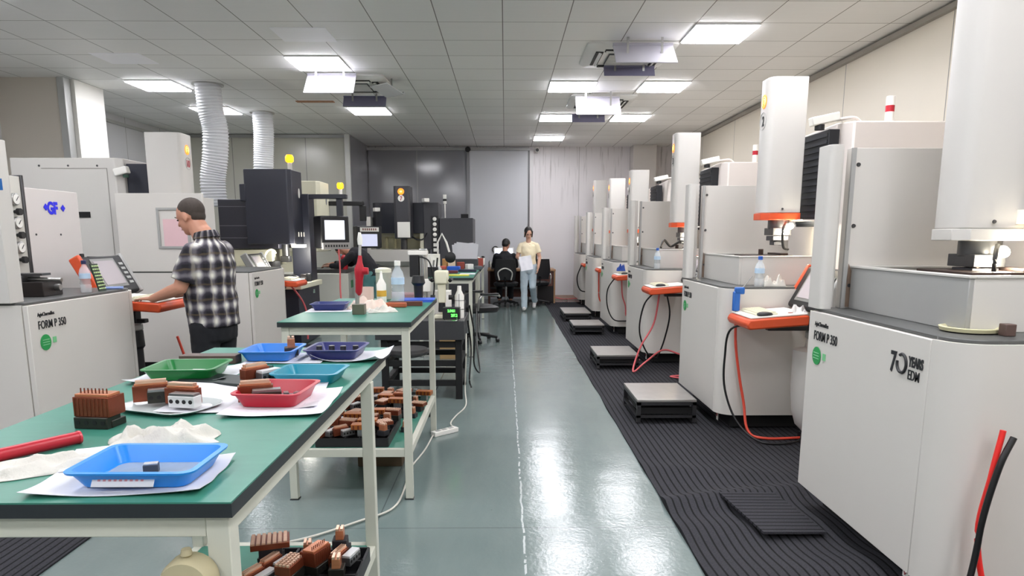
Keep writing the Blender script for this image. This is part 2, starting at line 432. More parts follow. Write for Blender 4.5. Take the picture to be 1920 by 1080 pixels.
# ---------------------------------------------------------------- ceiling lights
LAMP = pm('led_diffuser', 'ffffff', .5, emit='fbfaff', es=PANEL)
FR = pm('led_frame_white', 'e9e9e9', .4)
def panel_mesh():
    b1 = B().box(-.296, .296, -.296, .296, -.022, .006)
    b2 = B()
    for a in ((-.305, -.29, -.305, .305), (.29, .305, -.305, .305), (-.29, .29, -.305, -.29), (-.29, .29, .29, .305)):
        b2.box(*a, -.012, .006)
    return b1, b2
b1, b2 = panel_mesh()
def gx(k): return -.02+.61*k+.305
def gy(n): return 6.87+.612*n+.306
LT = [(gx(3), gy(0), 'square ceiling panel light nearest the camera, above the right machines'),
      (gx(1), gy(4), 'square ceiling panel light directly beyond the near right air conditioner, aisle side'),
      (gx(3), gy(4), 'square ceiling panel light beyond the near right air conditioner, on its wall side'),
      (gx(1), gy(8), 'square ceiling panel light beside the far air conditioner, aisle side'),
      (gx(3), gy(8), 'square ceiling panel light beside the far air conditioner, wall side'),
      (gx(1), gy(12), 'farthest square ceiling panel light, close to the back wall'),
      (gx(-4), gy(2), 'square ceiling panel light just before the left air conditioner'),
      (gx(-8), gy(4), 'square ceiling panel light left of the larger near flexible duct'),
      (gx(-4), gy(7), 'square ceiling panel light just beyond the left air conditioner'),
      (gx(-8), gy(7), 'square ceiling panel light partly hidden behind the nearer flexible duct')]
for k in (-8, -4, 1, 3):
    for y_ in (-6, -9, -13, -16):
        if not(k == 3 and y_ == -6): LT.append((gx(k), gy(y_), 'added unseen square ceiling panel light above the view, for more light'))
for k_, n_ in ((3, -4), (-8, -2), (-4, -3), (1, -3)): LT.append((gx(k_), gy(n_), 'added unseen square ceiling panel light above the view, for more light'))  # unseen panels added overhead to brighten the dim machine sides
t0 = None
for x, y, lb in LT:
    if t0 is None:
        t0 = thing('ceiling_light', lb, 'ceiling light', (x, y, H-.006), 0, 'square panel lights in the ceiling')
        obj('diffuser', b1, LAMP, t0); obj('frame', b2, FR, t0)
    else: dup(t0, (x, y, H-.006), 0, lb)
for x, y, lb in ((-2.0, 7.3, 'pale blank square in front of the left light'), (-4.3, 8.25, 'pale blank square near the left wall, before the light')):
    tag(obj('pale_square', B().box(-.27, .27, -.24, .24, -.003, .004), pm('pale_panel', 'f7f7fb', .5, 0, .01), loc=(x, y, H-.002)), lb+' on the ceiling', 'ceiling panel')  # thin pale squares, paler than the ceiling tiles
# ---------------------------------------------------------------- air conditioners
GRILL = pm('vent_dark', '55565a', .6)
DEFD = pm('deflector_purple_grey', '82809a', .3)
ACW = pm('ac_white', 'dededb', .4)
def cassette(x, y, lb, rz=0):
    t = thing('ceiling_air_conditioner', lb, 'air conditioner', (x, y, H), rz, 'cassette air conditioners')
    b_ = B().loft([rrect(.95, .95, .06, z=-.001), rrect(.95, .95, .06, z=-.02), rrect(.88, .88, .07, z=-.05), rrect(.5, .5, .04, z=-.055)])
    obj('fascia', b_, ACW, t)
    g_ = B().box(-.22, .22, -.22, .22, -.07, -.055)
    obj('intake_grille', g_, GRILL, t)
    s_ = B()
    for k in range(12): s_.box(-.215, .215, -.21+.036*k, -.194+.036*k, -.078, -.068)
    obj('grille_slats', s_, ACW, t)
    for k in range(4):
        a = k*PI/2; v_ = B().t(Matrix.Rotation(a, 4, 'Z'))
        v_.box(-.28, .28, .29, .37, -.062, -.045); obj('air_slot', v_, BLACK, t)
        l_ = B().t(Matrix.Rotation(a, 4, 'Z') @ Matrix.Translation((0, .33, -.062)) @ Matrix.Rotation(R(28), 4, 'X'))
        l_.box(-.27, .27, -.028, .028, -.004, .004); obj('louvre', l_, ACW, t, .002)
    return t
def deflector(x, y, w_, d_, tilt, mat, lb, rz=0, dz=.16):
    t = thing('air_deflector', lb, 'air deflector', (x, y, H), rz, 'air deflector boards under the conditioners')
    b_ = B().t(Matrix.Translation((0, 0, -dz)) @ Matrix.Rotation(R(tilt), 4, 'X')); b_.box(-w_/2, w_/2, -d_/2, d_/2, -.006, .006)
    b_.box(-w_/2, w_/2, d_/2-.012, d_/2, -.006, .03)
    obj('board', b_, mat, t, .003)
    for sx in (-1, 1):
        obj('bracket', B().box(sx*w_*.28-.012, sx*w_*.28+.012, -.004, .004, -dz, 0), STEEL, t)
cassette(1.34, 7.98, 'large cassette air conditioner right of the aisle, nearest of the right pair')
cassette(1.42, 10.65, 'cassette air conditioner right of the aisle, the farther one')
cassette(-1.98, 9.45, 'cassette air conditioner left of the aisle')
DEFW = pm('deflector_white', 'bdbbc4', .4, 0, .02)
deflector(1.42, 7.35, .62, .34, 42, DEFW, 'white deflector board under the near right air conditioner')
deflector(1.42, 8.24, .58, .12, 60, DEFD, 'grey purple deflector strip beyond the near right air conditioner', dz=.13)
deflector(1.30, 9.98, .62, .34, 50, DEFW, 'white deflector board under the far right air conditioner', dz=.2)
deflector(1.32, 11.3, .52, .14, 60, DEFD, 'grey purple deflector strip beyond the far right air conditioner', dz=.15)
deflector(-2.12, 8.78, .60, .34, 48, DEFW, 'white deflector board under the left air conditioner', dz=.16)
deflector(-1.97, 10.12, .60, .16, 60, DEFD, 'grey purple deflector strip beyond the left air conditioner', dz=.12)
deflector(-1.52, 9.30, .34, .3, -18, pm('clear_acrylic', 'c9c9cb', .2), 'translucent tilted deflector plate right of the left air conditioner', dz=.13, rz=-.7)
# ---------------------------------------------------------------- ducts
def duct(pts, r, lb):
    t = thing('flexible_duct', lb, 'duct', pts[0], 0, 'white flexible ducts')
    P = curve_pts([Vector(p)-Vector(pts[0]) for p in pts], 26); n = len(P)
    rad = [r*(1.0 if (i % 3) == 0 else (.93 if i % 3 == 1 else .93)) for i in range(n)]
    b_ = B(); b_.tube(P, rad, 24)
    m_ = pm('white_duct_fabric', 'dfe2e6', .4, 0, .05, 9)
    obj('duct_hose', b_, m_, t, ang=80)
    c_ = B().lathe([(r*1.18, -.012), (r*1.18, .0), (r*.98, .0)], (0, 0, 0), 28); obj('ceiling_collar', c_, STEEL, t)
duct([(-3.94, 9.6, H), (-3.93, 9.62, 3.1), (-3.90, 9.65, 2.85), (-3.94, 9.68, 2.5), (-4.0, 9.7, 2.2), (-4.0, 9.72, 1.85)], .17, 'near white ribbed flexible duct dropping from ceiling behind the man')
duct([(-3.95, 11.7, H), (-3.95, 11.72, 3.1), (-3.98, 11.75, 2.8), (-4.0, 11.75, 2.45), (-4.0, 11.75, 2.0)], .165, 'far white ribbed flexible duct above the dark machine')
# ceiling camera + odd things
t = thing('security_camera', 'small white and black security camera at the top of the back wall', 'camera', (.72, 15.85, 3.33))
obj('bracket', B().cyl((0, .15, .03), (0, .02, 0), .018), WHITEPL, t); obj('camera_body', B().lathe([(.045, -.09), (.05, -.08), (.05, .04), (.03, .06)], (0, 0, 0), 16, 'Y'), WHITEPL, t)
obj('lens', B().lathe([(.036, -.1), (.036, -.088)], (0, 0, 0), 16, 'Y'), BLKP, t)
tag(obj('door_track_roller', B().lathe([(.05, -.03), (.06, 0), (.05, .03)], (0, 0, 0), 16, 'Y'), BLKP, loc=(-.83, 15.88, 3.36)), 'black round bracket at the top of the grey back panels', 'bracket')
tag(obj('stained_tile_patch', B().box(-.28, .28, -.05, .05, -.006, .004), pm('rust_stain', 'b08060', .7, 0, .4, 18), loc=(-2.83, 10.75, H-.004)), 'brown stained strip on the ceiling left of the far purple deflector', 'ceiling stain')
# ================================================================ EDM machines
# local frame: x to the viewer's right, y into the machine, z up, origin at the front left floor corner
def arc(cx, cy, r, a0, a1, n=8):
    return [(cx+r*math.cos(R(a0+(a1-a0)*k/n)), cy+r*math.sin(R(a0+(a1-a0)*k/n))) for k in range(n+1)]
def badge(t, x, y, z, s_=1.0, num=None, ring=LOGO_OR, numcol=REDINK):
    b_ = B().t(Matrix.Translation((x, y, z)) @ Matrix.Rotation(PI/2, 4, 'X'))
    b_.loft([[(p[0], p[1], .0) for p in arc(0, 0, .05*s_, 0, 345, 23)], [(p[0], p[1], .003) for p in arc(0, 0, .05*s_, 0, 345, 23)]])
    o = obj('logo_badge', b_, ring, t)
    c_ = B().t(Matrix.Translation((x, y-.0035, z)) @ Matrix.Rotation(PI/2, 4, 'X'))
    for r_ in (.034, .018):
        c_.tube([(p[0]*s_, p[1]*s_, 0) for p in arc(0, 0, r_, -50, 230, 14)], .0035*s_, 6)
    obj('emblem', c_, pm('glowing_yellow_ink', 'ffe9b0', .5, emit='ffd070', es=.5), o)  # emblem ink given a faint glow of its own
    if num:
        text('number_decal', num, .10*s_, numcol, t, (x, y-.002, z-.175*s_), (PI/2, 0, 0), .85, .002, 'CENTER')
        c2 = B().t(Matrix.Translation((x, y-.002, z-.14*s_)) @ Matrix.Rotation(PI/2, 4, 'X'))
        c2.tube([(p[0], p[1], 0) for p in arc(0, 0, .062*s_, 0, 345, 23)], .0022, 4, True)
        obj('number_ring', c2, pm('pale_grey_ink', 'b9b7b4', .5), t)
def edm(loc, rz, lb, num, zb=1.57, zt=2.6, hx=.40, hy=.36, strip=True, years=False, orient=1, grp='white spark erosion machines', tankmat=None,
        cabinet=True, head=True, guardz=1.88, gx0=0.0, lamp=True, tower=True, form=True, bottom=.13, cam_=True, tall_post=True, pole='white', cabx=(.15, 1.12), cabtop=2.25,
        tray=True, screen=True, plain=False, tank=True, tyo=0.04, tzo=-.035, sxo=0, hw=.22, hd=.28, bd=1.35, gy0=0, grip=None):
    t = thing('erosion_machine', lb, 'machine', loc, rz, grp)
    zt0 = 1.07
    body = [(0, .034), (1.042, .034), (1.042, 0)] + arc(1.04, .14, .14, -90, 0, 10) + [(1.18, bd), (0, bd)]
    obj('base_housing', B().prism(body, bottom, zt0), W_PAINT, t, .004)
    obj('front_panel', B().box(.004, 1.036, 0, .03, bottom, zt0-.002), W_PAINT, t, .003)
    obj('plinth', B().box(.06, 1.10, .12, bd-.05, .02, bottom), BLACK, t)
    for fx in (.12, 1.02):
        f_ = B().lathe([(.035, 0), (.035, .015), (.014, .02), (.014, bottom)], (fx, .16, .012), 12); obj('foot', f_, STEELD, t)
    # warning label on a foot bracket
    lb_ = B().box(.86, .90, .09, .094, .015, .115); o = obj('warning_label', lb_, WHITEPL, t)
    w_ = B().t(Matrix.Translation((.88, .088, .06)) @ Matrix.Rotation(PI/2, 4, 'X')); w_.tube([(-.014, .012, 0), (.014, .012, 0), (0, -.014, 0)], .002, 4, True); obj('warning_triangle', w_, REDINK, o)
    # ledge
    led = [(.012, .02), (1.04, .02)] + arc(1.04, .145, .125, -90, 0, 8) + [(1.16, bd-.05), (.012, bd-.05)]
    obj('worktop_ledge', B().prism(led, zt0, zt0+.014), DKGREY, t, .003)
    # tank
    if tank:
        tm = tankmat or W_PAINT2
        x0, x1, y0, y1, a, z = .06, .96, .17, .86, zt0+.014, 1.29
        obj('tank_front_wall', B().box(x0, x1, y0, y0+.02, a, z), tm, t, .003)
        tk = B(); tk.box(x1-.02, x1, y0+.02, y1, a, z); tk.box(x0, x0+.02, y0+.02, y1, a, z); tk.box(x0+.02, x1-.02, y1-.02, y1, a, z); tk.box(x0+.02, x1-.02, y0+.02, y1-.02, a, a+.05)
        obj('tank_wall', tk, W_PAINT2, t, .002)
        rm = B()
        for q in ((x0-.005, x1+.005, y0-.006, y0+.026), (x1-.026, x1+.005, y0+.026, y1), (x0-.005, x0+.026, y0+.026, y1)): rm.box(*q, z, z+.012)
        obj('tank_rim', rm, W_PAINT2, t, .003)
        obj('work_table', B().box(.18, .86, .26, .80, 1.13, 1.265), STEELD, t, .004)
        wp = B().box(.33, .72, .34, .68, 1.266, 1.30); wp.cyl((.5, .5, 1.30), (.5, .5, 1.345), .02); wp.box(.38, .66, .6, .66, 1.30, 1.315)
        obj('fixture_plate', wp, pm('fixture_brown_steel', '4a3c38', .4, .6), t, .003)
        if plain: pass
    # far side guard
    if tall_post:
        pp = [(0, 0), (.10, 0)] + arc(.10, .03, .03, -90, 0, 4)[1:] + [(.13, .06), (.04, .06), (.04, .11), (0, .11)]
        obj('guard_post', B().t(Matrix.Translation((gx0-.025, gy0, 0))).prism(pp, zt0+.014, guardz+.01), W_PAINT2, t, .002)
        obj('side_guard', B().box(gx0+.0, gx0+.045, .13, min(1.02, bd-.06), zt0+.014, guardz), W_PAINT, t, .002)
        for zz in (1.2, 1.5, 1.8):
            obj('bolt', B().t(Matrix.Translation((gx0+.045, .17, zz))).lathe([(.011, 0), (.009, .006)], (0, 0, 0), 10, 'X'), STEELD, t)
        fl = B(); fl.box(gx0+.045, gx0+.06, .13, .15, zt0+.014, guardz); obj('guard_flange', fl, GREYP, t)
        sg = B().prism([(gx0+.05, .15), (gx0+.05, .24), (gx0+.056, .15)], 1.09, 1.32); 
        obj('stain_wedge', B().t(Matrix.Translation((gx0+.047, .15, 1.09)) @ Matrix.Rotation(PI/2, 4, 'Y')).prism([(0, 0), (0, .11), (-.22, .01)], 0, .002), pm('rust_brown', '8a7566', .8, 0, .3, 20), t)
    # column + cabinet
    if cabinet:
        c0, c1 = cabx
        pl = [(c0, .90), (c0+.02, .82), (c1-.0, .82), (c1+.0, 2.0), (c0, 2.0)]
        pl = [(c0, .86), (c1-.10, .80)] + [(c1, .88), (c1, 2.05), (c0, 2.05)] if loc[1] < 15 else [(c0, .86), (c1-.10, .80), (c1, .88), (c1, 1.22), (c0, 1.22)]
        obj('column_cabinet', B().prism(pl, .02, cabtop), PINKW, t, .01)
        obj('bellows_cover', B().box(hx-.04, hx+.42, .72, .80, 1.52, 2.20), BELLOW, t, .006)
        rb = B()
        for k in range(14): rb.box(hx-.03, hx+.41, .712, .722, 1.54+.047*k, 1.56+.047*k)
        obj('bellows_folds', rb, pm('bellows_fold_grey', '23262e', .5), t)
        br = B().box(hx+.0, hx+.36, .60, .80, max(zb, 1.5), 1.56); obj('head_slide', br, PINKW, t)
    if cam_ and cabinet:
        o = obj('camera_arm', B().tube(curve_pts([(c1-.06, .95, cabtop+.0), (c1-.06, .9, cabtop+.03), (c1-.06, .78, cabtop+.015)], 5), .012), PINKW, t)
        o2 = obj('camera', B().t(Matrix.Translation((c1-.06, .70, cabtop+.02)) @ Matrix.Rotation(R(12), 4, 'X')).box(-.035, .035, -.11, .09, -.03, .03), WHITEPL, t, .008)
        obj('camera_lens', B().t(Matrix.Translation((c1-.06, .66, cabtop-.02))).lathe([(.034, -.035), (.034, 0)], (0, 0, 0), 14), BLKP, o2)
    if tower and cabinet:
        tx, ty = .88, 1.25
        o = obj('signal_tower_pole', B().cyl((tx, ty, cabtop-.15), (tx, ty, cabtop+.02), .01), WHITEPL, t)
        s1 = B().cyl((tx, ty, cabtop+.0), (tx, ty, cabtop+.10), .03, n=16); s1.cyl((tx, ty, cabtop+.145), (tx, ty, cabtop+.21), .03, n=16)
        obj('signal_tower_body', s1, WHITEPL, t); obj('signal_lamp', B().cyl((tx, ty, cabtop+.10), (tx, ty, cabtop+.145), .031, n=16), RED, t)
    if head:
        w_, d_, ch = hw, hd, .045
        hp = [(hx, hy+ch)] + [(hx+.018, hy+.018), (hx+ch, hy), (hx+w_-ch, hy), (hx+w_-.012, hy+.02), (hx+w_, hy+ch), (hx+w_, hy+d_), (hx, hy+d_)]
        obj('head_housing', B().prism(hp, zb+.05, zt), W_PAINT2, t, .006)
        hp2 = [(hx-.008, hy+ch)] + [(hx+ch-.005, hy-.008), (hx+w_-ch+.005, hy-.008), (hx+w_+.008, hy+ch), (hx+w_+.008, hy+d_), (hx-.008, hy+d_)]
        obj('head_skirt', B().prism(hp2, zb, zb+.05), ORANGE if strip else W_PAINT2, t, .003)
        cx, cy = hx+w_/2, hy+.16
        q = B().cyl((cx, cy, zb-.07), (cx, cy, zb), .075, n=20); q.box(cx-.09, cx+.09, cy-.07, cy+.07, zb-.115, zb-.06)
        obj('quill', q, STEELD, t, .003)
        q = B().box(cx-.07, cx+.07, cy-.06, cy+.06, zb-.155, zb-.12); q.box(cx-.045, cx+.045, cy-.04, cy+.04, zb-.19, zb-.155); obj('electrode_chuck', q, CHAR, t, .003)
        hs = B().tube(curve_pts([(cx+.10, cy+.02, zb-.02), (cx+.15, cy-.02, zb-.08), (cx+.13, cy, zb-.2), (cx+.1, cy+.05, zb-.22)], 6), .010); obj('coolant_hose', hs, BLKP, t)
        bt = B().lathe([(.009, 0), (.007, .006)], (hx+w_+.008, hy+.14, zb+.08), 10, 'X'); obj('bolt', bt, STEELD, t)
        badge(t, hx+w_/2, hy-.001, zt-.16 if num != '1' else zt-.0, 1.0, num, numcol=REDINK if num in '1 10' else INK)
        if lamp:
            l_ = B().cyl((cx+.05, cy+.08, zb-.045), (cx+.10, cy+.05, zb-.05), .024, n=14); obj('work_lamp', l_, GLOWW, t)
            ld = bpy.data.lights.new('work_light', 'POINT'); ld.energy = 4.5; ld.color = (1, .92, .72); ld.shadow_soft_size = .04
            lo = bpy.data.objects.new('work_light', ld); C.objects.link(lo); lo.parent = t; lo.location = (cx+.13, cy+.02, zb-.10)
    if form:
        text('brand_lettering', 'AgieCharmilles', .030, INK, t, (.075, -.002, 1.0), (PI/2, 0, 0), .8, .0003)
        text('model_lettering', 'FORM P 350', .066, INK, t, (.072, -.002, .928), (PI/2, 0, 0), .72, .0006)
        s_ = B().t(Matrix.Translation((.12, -.002, .848)) @ Matrix.Rotation(PI/2, 4, 'X')); s_.lathe([(.046, 0), (.046, .002)], (0, 0, 0), 24)
        o = obj('green_sticker', s_, GREENST, t); d_ = B()
        for k in range(3): d_.box(.09, .15, -.0062, -.005, .833+.014*k, .837+.014*k)
        obj('sticker_print', d_, pm('pale_green_ink', '8fd0a0', .5), o)
        obj('small_green_sticker', B().box(.185, .215, -.0035, -.001, .836, .870), pm('light_green_sticker', '7cc88e', .5), t)
    if years:
        text('anniversary_numeral', '7', .118, INK, t, (.782, -.002, .905), (PI/2, 0, 0), .70, .0026)
        c_ = B().t(Matrix.Translation((.866, -.003, .947)) @ Matrix.Rotation(PI/2, 4, 'X') @ Matrix.Diagonal((.85, 1, 1, 1)))
        c_.tube([(p[0], p[1], 0) for p in arc(0, 0, .037, 122, -190, 24)], .0065, 6); obj('anniversary_zero', c_, INK, t)
        text('anniversary_lettering', 'YEARS', .056, INK, t, (.910, -.002, .945), (PI/2, 0, 0), .60, .0018)
        text('anniversary_lettering', 'EDM', .056, INK, t, (.910, -.002, .893), (PI/2, 0, 0), .70, .0002)
    if tray:
        # operator terminal on an arm at the right-hand side
        tx0, tx1, ty0, ty1 = 1.20, 1.62, tyo, tyo+.40
        n0 = set(o.name for o in t.children)
        kb = [(ty0, .865), (ty0-.02, .90), (ty0, .935), (ty1, .965), (ty1, .895)]
        b_ = B(); b_.loft([[(tx0, a_, c_) for a_, c_ in kb], [(tx1, a_, c_) for a_, c_ in kb]])
        obj('terminal_tray', b_, ORANGE, t, .012)
        b_ = B(); kk = [(ty0+.01, .938), (ty0+.01, .948), (ty1-.01, .978), (ty1-.01, .966)]
        b_.loft([[(tx0+.012, a_, c_) for a_, c_ in kk], [(tx1-.012, a_, c_) for a_, c_ in kk]]); obj('tray_surface', b_, WHITEPL, t, .003)
        kb_ = B().t(Matrix.Translation((tx0+.19, ty0+.14, .958)) @ Matrix.Rotation(R(4), 4, 'X'))
        kb_.box(-.17, .17, -.07, .07, 0, .014); o = obj('keyboard', kb_, CREAM, t, .004)
        ks = B().t(Matrix.Translation((tx0+.19, ty0+.14, .972)) @ Matrix.Rotation(R(4), 4, 'X'))
        for i in range(15):
            for j_ in range(5): ks.box(-.158+.0212*i, -.141+.0212*i, -.06+.025*j_, -.04+.025*j_, 0, .006)
        obj('keys', ks, pm('key_ivory', 'd8d4bb', .5), o)
        obj('mouse', B().ball((tx1-.06, ty0+.12, .965), (.032, .055, .02), 8), BLKP, t)
        if screen:
            sm = Matrix.Translation((tx0+.22+sxo, ty1+.05, 1.0)) @ Matrix.Rotation(R(-28), 4, 'X')
            b_ = B().t(sm); b_.box(-.27, .27, -.02, .05, -.02, .30); o = obj('terminal_screen', b_, BLKP, t, .02)
            for sx in (-1, 1):
                q = B().t(sm); q.box(sx*.27-.018, sx*.27+.018, -.03, .056, -.03, .31); obj('screen_side_grip', q, ORANGE if sx < 0 and not grip else GREYP, o, .012)
            q = B().t(sm); q.box(-.175, .135, -.024, -.019, .03, .27); obj('screen_bezel', q, pm('bezel_silver', '8b8b88', .35, .3), o)
            q = B().t(sm); q.box(-.15, .11, -.027, -.023, .052, .25); obj('display', q, pm('dull_display', 'a9a2a6', .2, emit='a9a2a6', es=.12), o)
            q = B().t(sm)
            for k in range(5): q.box(.17, .225, -.024, -.019, .05+.04*k, .07+.04*k)
            obj('key_row', q, pm('pale_key_grey', 'a8aaa8', .4), o)
        for o in t.children:
            if o.name not in n0: o.location.z += tzo
        px, py = 1.40, (.58 if pole == 'white' else .18)
        arm = B().box(px-.04, px+.04, py-.04, py+.06, .80, .89); arm.box(1.17, px, py+.0, py+.05, .78, .82); arm.box(px-.03, px+.03, tyo+.2, py, .80, .83); obj('terminal_bracket', arm, BLKP, t, .005)
        obj('terminal_collar', B().lathe([(.05, .74), (.062, .75), (.062, .785), (.05, .80)], (px, py, 0), 20), GREYP, t)
        if pole == 'white':
            obj('terminal_pole', B().lathe([(.04, .07), (.09, .12), (.12, .22), (.135, .40), (.135, .66), (.06, .68), (.05, .745)], (px, py, 0), 20), W_PAINT2, t)
            obj('pole_foot', B().box(px-.05, px+.05, py-.05, py+.2, .012, .06), BLKP, t)
        else:
            obj('terminal_pole', B().lathe([(.085, .012), (.08, .03), (.055, .05), (.05, .60), (.065, .62), (.06, .74)], (px, py, 0), 16), BLKP, t)
    return t
RZ = -PI/2; LZ = PI/2
edm((1.59, 3.55, 0), RZ, 'nearest white erosion machine on the right, number 1, with 70 years lettering', '1', zb=1.43, zt=2.95, strip=False, years=True, tankmat=GREYP, tray=False, hx=.36)
edm((1.585, 6.13, 0), RZ, 'second white erosion machine on the right, number 2, with orange head strip', '2', zb=1.57, zt=2.6, hx=.66)
edm((1.575, 8.86, 0), RZ, 'third white erosion machine on the right, between number 2 and the cut-off fourth head', '3', zb=1.55, zt=2.6, hx=.62, tyo=-.04)
edm((1.56, 11.2, 0), RZ, 'fourth white erosion machine on the right, blue rag on its orange tray', '4', zb=1.5, zt=2.44, hx=.25, tyo=0)
edm((1.55, 13.3, 0), RZ, 'fifth white erosion machine on the right, second from the back wall', '5', zb=1.5, zt=2.48, tower=False, hx=.3)
edm((1.54, 15.5, 0), RZ, 'farthest white erosion machine on the right, against the back wall', '6', zb=1.55, zt=2.62, tower=False, form=False, hx=.3)
L1 = edm((-2.64, 3.8, 0), LZ, 'nearest white erosion machine on the left, where the plaid shirt man works', '9', head=False, tall_post=True, guardz=1.95, cabinet=False, pole='black', lamp=False, tank=False, tyo=-.12, tzo=.03, sxo=.10, bd=.74, gy0=.07)
L2 = edm((-2.64, 7.2, 0), LZ, 'white erosion machine on the left with head number 10 behind the man', '10', zb=1.55, zt=2.5, hx=.14, hy=.70, hw=.30, hd=.36, tower=False, pole='black', cam_=False, tall_post=False, cabinet=False, lamp=False, tank=False, tyo=-.1, grip=1)
# ================================================================ left side machines
def wbox(b_, x0, x1, y0, y1, z0, z1): return b_.box(min(x0, x1), max(x0, x1), min(y0, y1), max(y0, y1), z0, z1)
# parts added to the machine with head number 10 (local frame of L2: x = world y - 7.2, y = -2.64 - world x)
obj('side_guard', B().box(0, .03, .45, 1.34, 1.084, 1.88), W_PAINT, L2, .003)
obj('guard_return', B().box(.03, .3, .46, .49, 1.084, 1.84), W_PAINT2, L2, .003)
wf = B()
for q in ((.60, .93, 1.32, 1.345), (.60, .93, 1.71, 1.735), (.60, .625, 1.345, 1.71), (.905, .93, 1.345, 1.71)): wf.box(-.012, 0, *q)
o = obj('window_frame', wf, GREYP, L2, .002)
obj('pink_notice', B().box(-.006, -.001, .625, .87, 1.345, 1.62), pm('pink_sheet', 'e3bfc3', .6), o)
obj('tall_cabinet', B().prism([(.20, 1.42), (.26, 1.36), (1.15, 1.36), (1.15, 2.5), (.20, 2.5)], .02, 2.25), W_PAINT2, L2, .008)
vs = B(); vs.box(.193, .2, 1.72, 1.86, 1.64, 1.70); vs.box(.193, .2, 1.66, 1.80, 1.18, 1.235); obj('vent_slot', vs, BLACK, L2)
gl = B()
for q in ((1.5, 2.18, 2.14, 2.147), (1.5, 1.507, 1.25, 2.14)): gl.box(.196, .2, q[0], q[1], q[2], q[3])
obj('door_seam', gl, pm('seam_grey', '9c9993', .6), L2)
for yy in (1.6, 1.9, 2.2): obj('bolt', B().t(Matrix.Translation((.198, yy, 2.17))).lathe([(.009, -.006), (.011, 0)], (0, 0, 0), 8, 'X'), STEELD, L2)
obj('bellows_cover', B().box(.3, .8, 1.12, 1.355, 1.5, 2.20), DKNAVY, L2, .005)
o = obj('camera', B().t(Matrix.Translation((.16, 1.38, 2.10)) @ Matrix.Rotation(R(-15), 4, 'X')).box(-.04, .04, -.12, .02, -.04, .035), WHITEPL, L2, .01)
obj('camera_lens', B().lathe([(.03, -.03), (.03, 0)], (.16, 1.29, 2.075), 14), pm('dark_green_glass', '2e4a3c', .2), o)
# dielectric cabinet with gauges beside the nearest left machine
t = thing('dielectric_cabinet', 'light grey cabinet with blue lettering and a strip of gauges, at the far left', 'cabinet', (-3.4, 4.78, 0), LZ)
obj('cabinet_body', B().box(.22, .84, 0, .7, .02, 1.79), pm('cabinet_pink_grey', 'd3cdca', .42, 0, .02), t, .006)
obj('gauge_column', B().box(.02, .20, .0, .55, .02, 1.86), pm('gauge_column_white', 'cfcdc5', .4), t, .004)
obj('column_edge', B().box(.19, .215, -.012, .3, .02, 1.87), STEELD, t, .003); obj('column_edge', B().box(.0, .02, -.012, .3, .02, 1.86), STEELD, t, .003)
for z in (1.70, 1.54, 1.37):
    g_ = B().lathe([(.042, 0), (.042, -.02), (.036, -.024)], (.105, 0, z), 20, 'Y'); o = obj('pressure_gauge', g_, STEEL, t)
    obj('gauge_face', B().lathe([(.034, -.0245), (.034, -.026)], (.105, 0, z), 20, 'Y'), WHITEPL, o)
    obj('gauge_needle', B().t(Matrix.Translation((.105, -.028, z)) @ Matrix.Rotation(R(40), 4, 'Y')).box(-.002, .002, -.001, .001, -.012, .026), INK, o)
    obj('valve_knob', B().lathe([(.012, 0), (.012, -.02), (.024, -.022), (.024, -.045)], (.105, 0, z-.085), 14, 'Y'), BLKP, t)
for x, s_ in ((.46, 1), (.66, -1)):
    d_ = B(); d_.box(x-.016*s_-.012, x-.016*s_+.012, -.004, 0, 1.655, 1.665)
text('logo_lettering', 'GF', .12, BLUEINK, t, (.455, -.002, 1.615), (PI/2, 0, 0), .82, .006)
for x in (.435, .635):
    d_ = B().t(Matrix.Translation((x, -.003, 1.66)) @ Matrix.Rotation(PI/2, 4, 'X')); d_.loft([[(.026, 0, 0), (0, .026, 0), (-.026, 0, 0), (0, -.026, 0)], [(.026, 0, .003), (0, .026, .003), (-.026, 0, .003), (0, -.026, .003)]])
    obj('logo_diamond', d_, BLUEINK, t)
for x in (.30, .58): obj('bolt', B().lathe([(.007, 0), (.008, -.004)], (x, 0, 1.46), 8, 'Y'), STEELD, t)
obj('door_handle', B().box(.78, .82, -.02, 0, 1.25, 1.31), BLKP, t, .005)
# things on the nearest left machine
t = thing('precision_vise', 'dark steel vise block on the nearest left machine top', 'vise', (-2.93, 4.28, 1.084), .1)
obj('vise_body', B().box(-.14, .12, -.10, .12, 0, .09), pm('vise_brown_black', '35302f', .4, .5), t, .004); obj('vise_jaw', B().box(-.12, .0, -.09, .11, .09, .125), STEELD, t, .003)
obj('screw_rod', B().cyl((.0, -.02, .105), (.2, -.04, .10), .012), STEEL, t); obj('jaw_screw', B().cyl((.12, .04, .05), (.15, .04, .05), .02), STEEL, t)
obj('top_plate', B().box(-.08, .10, -.06, .04, .126, .14), STEELD, t)
def bottle(loc, s_, lb, cap='blue', body=None, liquid=True, group='plastic bottles'):
    t = thing('water_bottle', lb, 'bottle', loc, 0, group)
    body = body or glassy('clear_pet', 'dfe6ea', .06, .38)
    p = [(.030, 0), (.033, .008), (.033, .05), (.030, .055), (.033, .06), (.030, .085), (.033, .09), (.033, .13), (.026, .155), (.014, .175), (.013, .19)]
    obj('bottle_body', B().lathe([(r_*s_, h_*s_) for r_, h_ in p], (0, 0, 0), 20), body, t, ang=50)
    cm = {'blue': pm('cap_blue', '2a5fb8', .4), 'white': WHITEPL, 'navy': pm('cap_navy', '222a55', .4)}[cap]
    obj('cap', B().lathe([(.0155*s_, .185*s_), (.0155*s_, .208*s_), (.013*s_, .21*s_)], (0, 0, 0), 18), cm, t)
    if liquid: obj('label', B().lathe([(.0338*s_, .092*s_), (.0338*s_, .126*s_)], (0, 0, 0), 20), pm('label_pale_blue', 'b7cfe6', .5), t)
    return t
